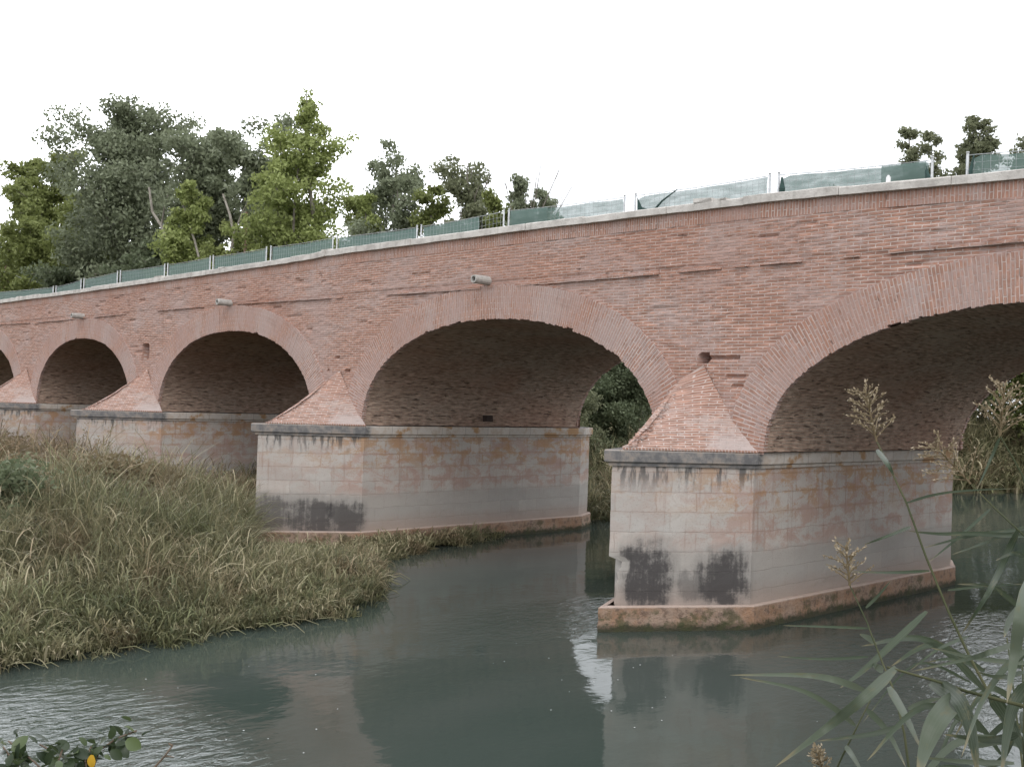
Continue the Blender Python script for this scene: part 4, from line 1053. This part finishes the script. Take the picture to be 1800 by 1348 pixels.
reed('bent reed stalk from the right with long drooping grey-green leaves over water', [(1559, 1172), (1640, 1195), (1700, 1215), (1798, 1240), (1850, 1290)], (2.7, 2.5), None,
     [([(1576, 1172), (1520, 1225), (1445, 1285), (1363, 1347)], .026, .72, 0), ([(1522, 1214), (1470, 1195), (1410, 1186), (1283, 1186)], .017, .9, 0), ([(1504, 1275), (1460, 1240), (1400, 1210), (1300, 1190)], .014, .75, 0),
      ([(1690, 1215), (1650, 1262), (1628, 1310), (1612, 1370)], .048, .78, -.1), ([(1635, 1198), (1680, 1225), (1706, 1280), (1720, 1370)], .040, .08, 0), ([(1562, 1206), (1590, 1255), (1619, 1315)], .020, .8, 0),
      ([(1742, 1222), (1775, 1270), (1815, 1350)], .034, .05, 0)], .0075)
reed('leaning reed stem with narrow leaves at the bottom edge below the bent stalk', [(1530, 1230), (1505, 1280), (1480, 1330), (1462, 1370)], (2.9, 2.9), None,
     [([(1522, 1245), (1560, 1285), (1592, 1347)], .017, .7, 0), ([(1586, 1275), (1530, 1290), (1436, 1302)], .014, .35, 0), ([(1486, 1310), (1500, 1330), (1520, 1365)], .015, .6, 0), ([(1596, 1245), (1630, 1232), (1659, 1226)], .014, .9, 0)], .0045)
reed('reed with a broad drooping head at the far corner of the right pier', [(1706, 850), (1745, 890), (1800, 941), (1850, 990)], (3.4, 3.2), (-.75, .75, .22, 24),
     [([(1800, 943), (1720, 938), (1650, 938), (1596, 933)], .014, .2, 0), ([(1800, 930), (1715, 940), (1622, 963)], .012, .1, 0), ([(1740, 895), (1690, 940), (1632, 988)], .010, .2, 0), ([(1800, 925), (1740, 950), (1672, 975)], .009, .15, 0)], .005)
reed('tall reed with a dense green and tan head at the right edge of the photo', [(1758, 766), (1735, 830), (1717, 861), (1745, 960), (1790, 1100), (1830, 1200)][:1] + [(1778, 800), (1797, 835), (1815, 900), (1830, 1000)], (3.3, 3.2), (.02, 1, .19, 26),
     [([(1757, 770), (1740, 810), (1717, 861)], .010, .25, 0), ([(1790, 930), (1765, 985), (1738, 1040), (1690, 1115)], .020, .12, 0), ([(1800, 1073), (1770, 1048), (1742, 1030), (1682, 1026)], .016, .15, 0), ([(1800, 978), (1780, 972), (1750, 985)], .013, .1, 0)], .005)
reed('low reed with a tan head just showing at the bottom edge of the photo', [(1447, 1352), (1450, 1400)], (2.9, 2.9), (-.35, 1, .07, 14), [], .004)
reed('reed hidden at the right edge whose wide pale blades hang over the ripples', [(1812, 1000), (1805, 1150), (1800, 1300)], (2.6, 2.5), None,
     [([(1812, 1010), (1795, 1080), (1782, 1160), (1770, 1235)], .030, .85, 0), ([(1800, 1126), (1740, 1146), (1700, 1158), (1600, 1180)], .013, .75, 0), ([(1806, 1140), (1765, 1175), (1725, 1235), (1690, 1330)], .016, .65, 0),
      ([(1800, 1060), (1775, 1090), (1765, 1120)], .018, .7, 0), ([(1806, 1200), (1778, 1250), (1760, 1360)], .03, .3, 0), ([(1800, 1180), (1760, 1190), (1715, 1180)], .012, .2, 0), ([(1790, 1290), (1740, 1300), (1660, 1290)], .02, .1, 0), ([(1800, 1250), (1810, 1300), (1800, 1360)], .03, .2, 0)], .006)

for k, lb in enumerate(('reed of dark narrow blades at the lower right corner', 'reed with crossing pale blades under the bent stalk at the right')):
    lv = []
    for j in range(9):
        bx = rf.uniform(1700, 1830); by = rf.uniform(1150, 1360); an = rf.uniform(-.9, .9) + (math.pi if rf.random() < .7 else .3); Ln = rf.uniform(110, 260); sg = rf.uniform(-70, 40)
        lv.append(([(bx, by), (bx + math.cos(an) * Ln * .5, by - abs(math.sin(an)) * Ln * .5 * (1 if rf.random() < .5 else -.3) - 15), (bx + math.cos(an) * Ln, by - math.sin(an) * Ln * .7 + abs(sg))], rf.uniform(.009, .024), rf.uniform(0, .4) + .45 * k, rf.uniform(-.3, .5)))
    reed(lb, [(1770 + 25 * k, 1120), (1785 + 15 * k, 1240), (1800, 1370)], (3.3 - .4 * k, 3.1 - .4 * k), None, lv, .005)

# ------------------------------------------------------------------ foreground shrub, lower left
def oval_leaf(mb, c, d, up, L, w, tint):
    d = Vector(d).normalized(); s_ = d.cross(Vector(up)).normalized(); nn = s_.cross(d); c = Vector(c); rows = []
    for i in range(7):
        t = i / 6; hw = w * .5 * math.sin(math.pi * min(1, .06 + t * .94)) ** .7; p = c + d * L * t - nn * L * .18 * t * t
        rows.append([tuple(p - s_ * hw + nn * hw * .25), tuple(p), tuple(p + s_ * hw + nn * hw * .25)])
    mb.grid(rows, [[(j, i) for j in range(3)] for i in range(7)], tint)
def shrub(label, twigs, seed, n_leaf, foot, special=None):
    r = random.Random(seed); t = thing('leafy_shrub', label, 'shrub', tuple(foot)); st = MB(); lf = MB()
    for tw in twigs:
        pts = [pix(*p) for p in tw]; st.tube(pts + [np.array(foot)], [.003] * len(pts) + [.012], 5)
        for k in range(n_leaf):
            s_ = r.uniform(0, len(pts) - 1); i = min(int(s_), len(pts) - 2); p = pts[i] + (pts[i + 1] - pts[i]) * (s_ - i)
            d = np.array(cr) * r.uniform(-1, 1) + np.array(cu) * r.uniform(-.6, .9) - np.array(cf) * r.uniform(-.5, 1)
            L = r.uniform(.026, .056); oval_leaf(lf, p + np.array([r.gauss(0, .02), r.gauss(0, .02), r.gauss(0, .02)]), d, (r.gauss(0, .5), r.gauss(0, .5), 1), L, L * r.uniform(.42, .72), r.random() ** 1.3)
    st.build('stem', B_brown, t, True); lf.build('foliage', L_shrub, t, True)
    return t
foot = (8.3, -16.9, ground_h(8.3, -16.9))
sh = shrub('dark leafy shrub with one yellow leaf in the lower left corner of the photo', [[(15, 1302, 3.3), (60, 1338, 3.2), (110, 1390, 3.1)], [(70, 1308, 3.4), (120, 1335, 3.3), (160, 1390, 3.1)], [(5, 1312, 3.1), (30, 1345, 3.0), (60, 1400, 3.0)],
    [(160, 1312, 3.2), (150, 1338, 3.15), (160, 1400, 3.1)], [(240, 1284, 3.3), (205, 1297, 3.25), (175, 1318, 3.2), (150, 1390, 3.1)], [(110, 1316, 3.1), (100, 1345, 3.1), (120, 1400, 3.1)]], 5, 34, foot)
mb = MB(); oval_leaf(mb, pix(162, 1326, 3.0), -np.array(cu) * 1 - np.array(cr) * .1, -np.array(cf), .040, .024, .5)
yl = mb.build('yellow_leaf', plain('yellow_leaf', (.55, .33, .03), .5), sh, True); yl['label'] = 'bright yellow leaf'
mb = MB(); oval_leaf(mb, pix(222, 1300, 3.15), np.array(cr) * .5 - np.array(cu) * .3, np.array(cu) * .4 - np.array(cf), .050, .040, .95); mb.build('leaf', L_shrub, sh, True)
mb = MB(); oval_leaf(mb, pix(195, 1318, 3.1), np.array(cr) * .6 - np.array(cu) * .5, np.array(cu) * .6 - np.array(cf), .042, .030, .3); mb.build('leaf', L_shrub, sh, True)
tw = thing('bare_twig', 'thin bare twig tipped with a bud, right of the yellow-leaved shrub', 'twig', tuple(pix(262, 1370, 3.2)))
mb = MB(); mb.tube([pix(303, 1310, 3.2), pix(290, 1328, 3.2), pix(270, 1350, 3.2), pix(240, 1420, 3.1), np.array(foot)], [.003, .003, .004, .005, .01], 5)
mb.tube([pix(303, 1310, 3.2), pix(296, 1306, 3.2)], [.004, .002], 5); mb.tube([pix(290, 1328, 3.2), pix(306, 1330, 3.2)], [.0025, .0015], 5); mb.build('stem', B_brown, tw, True)
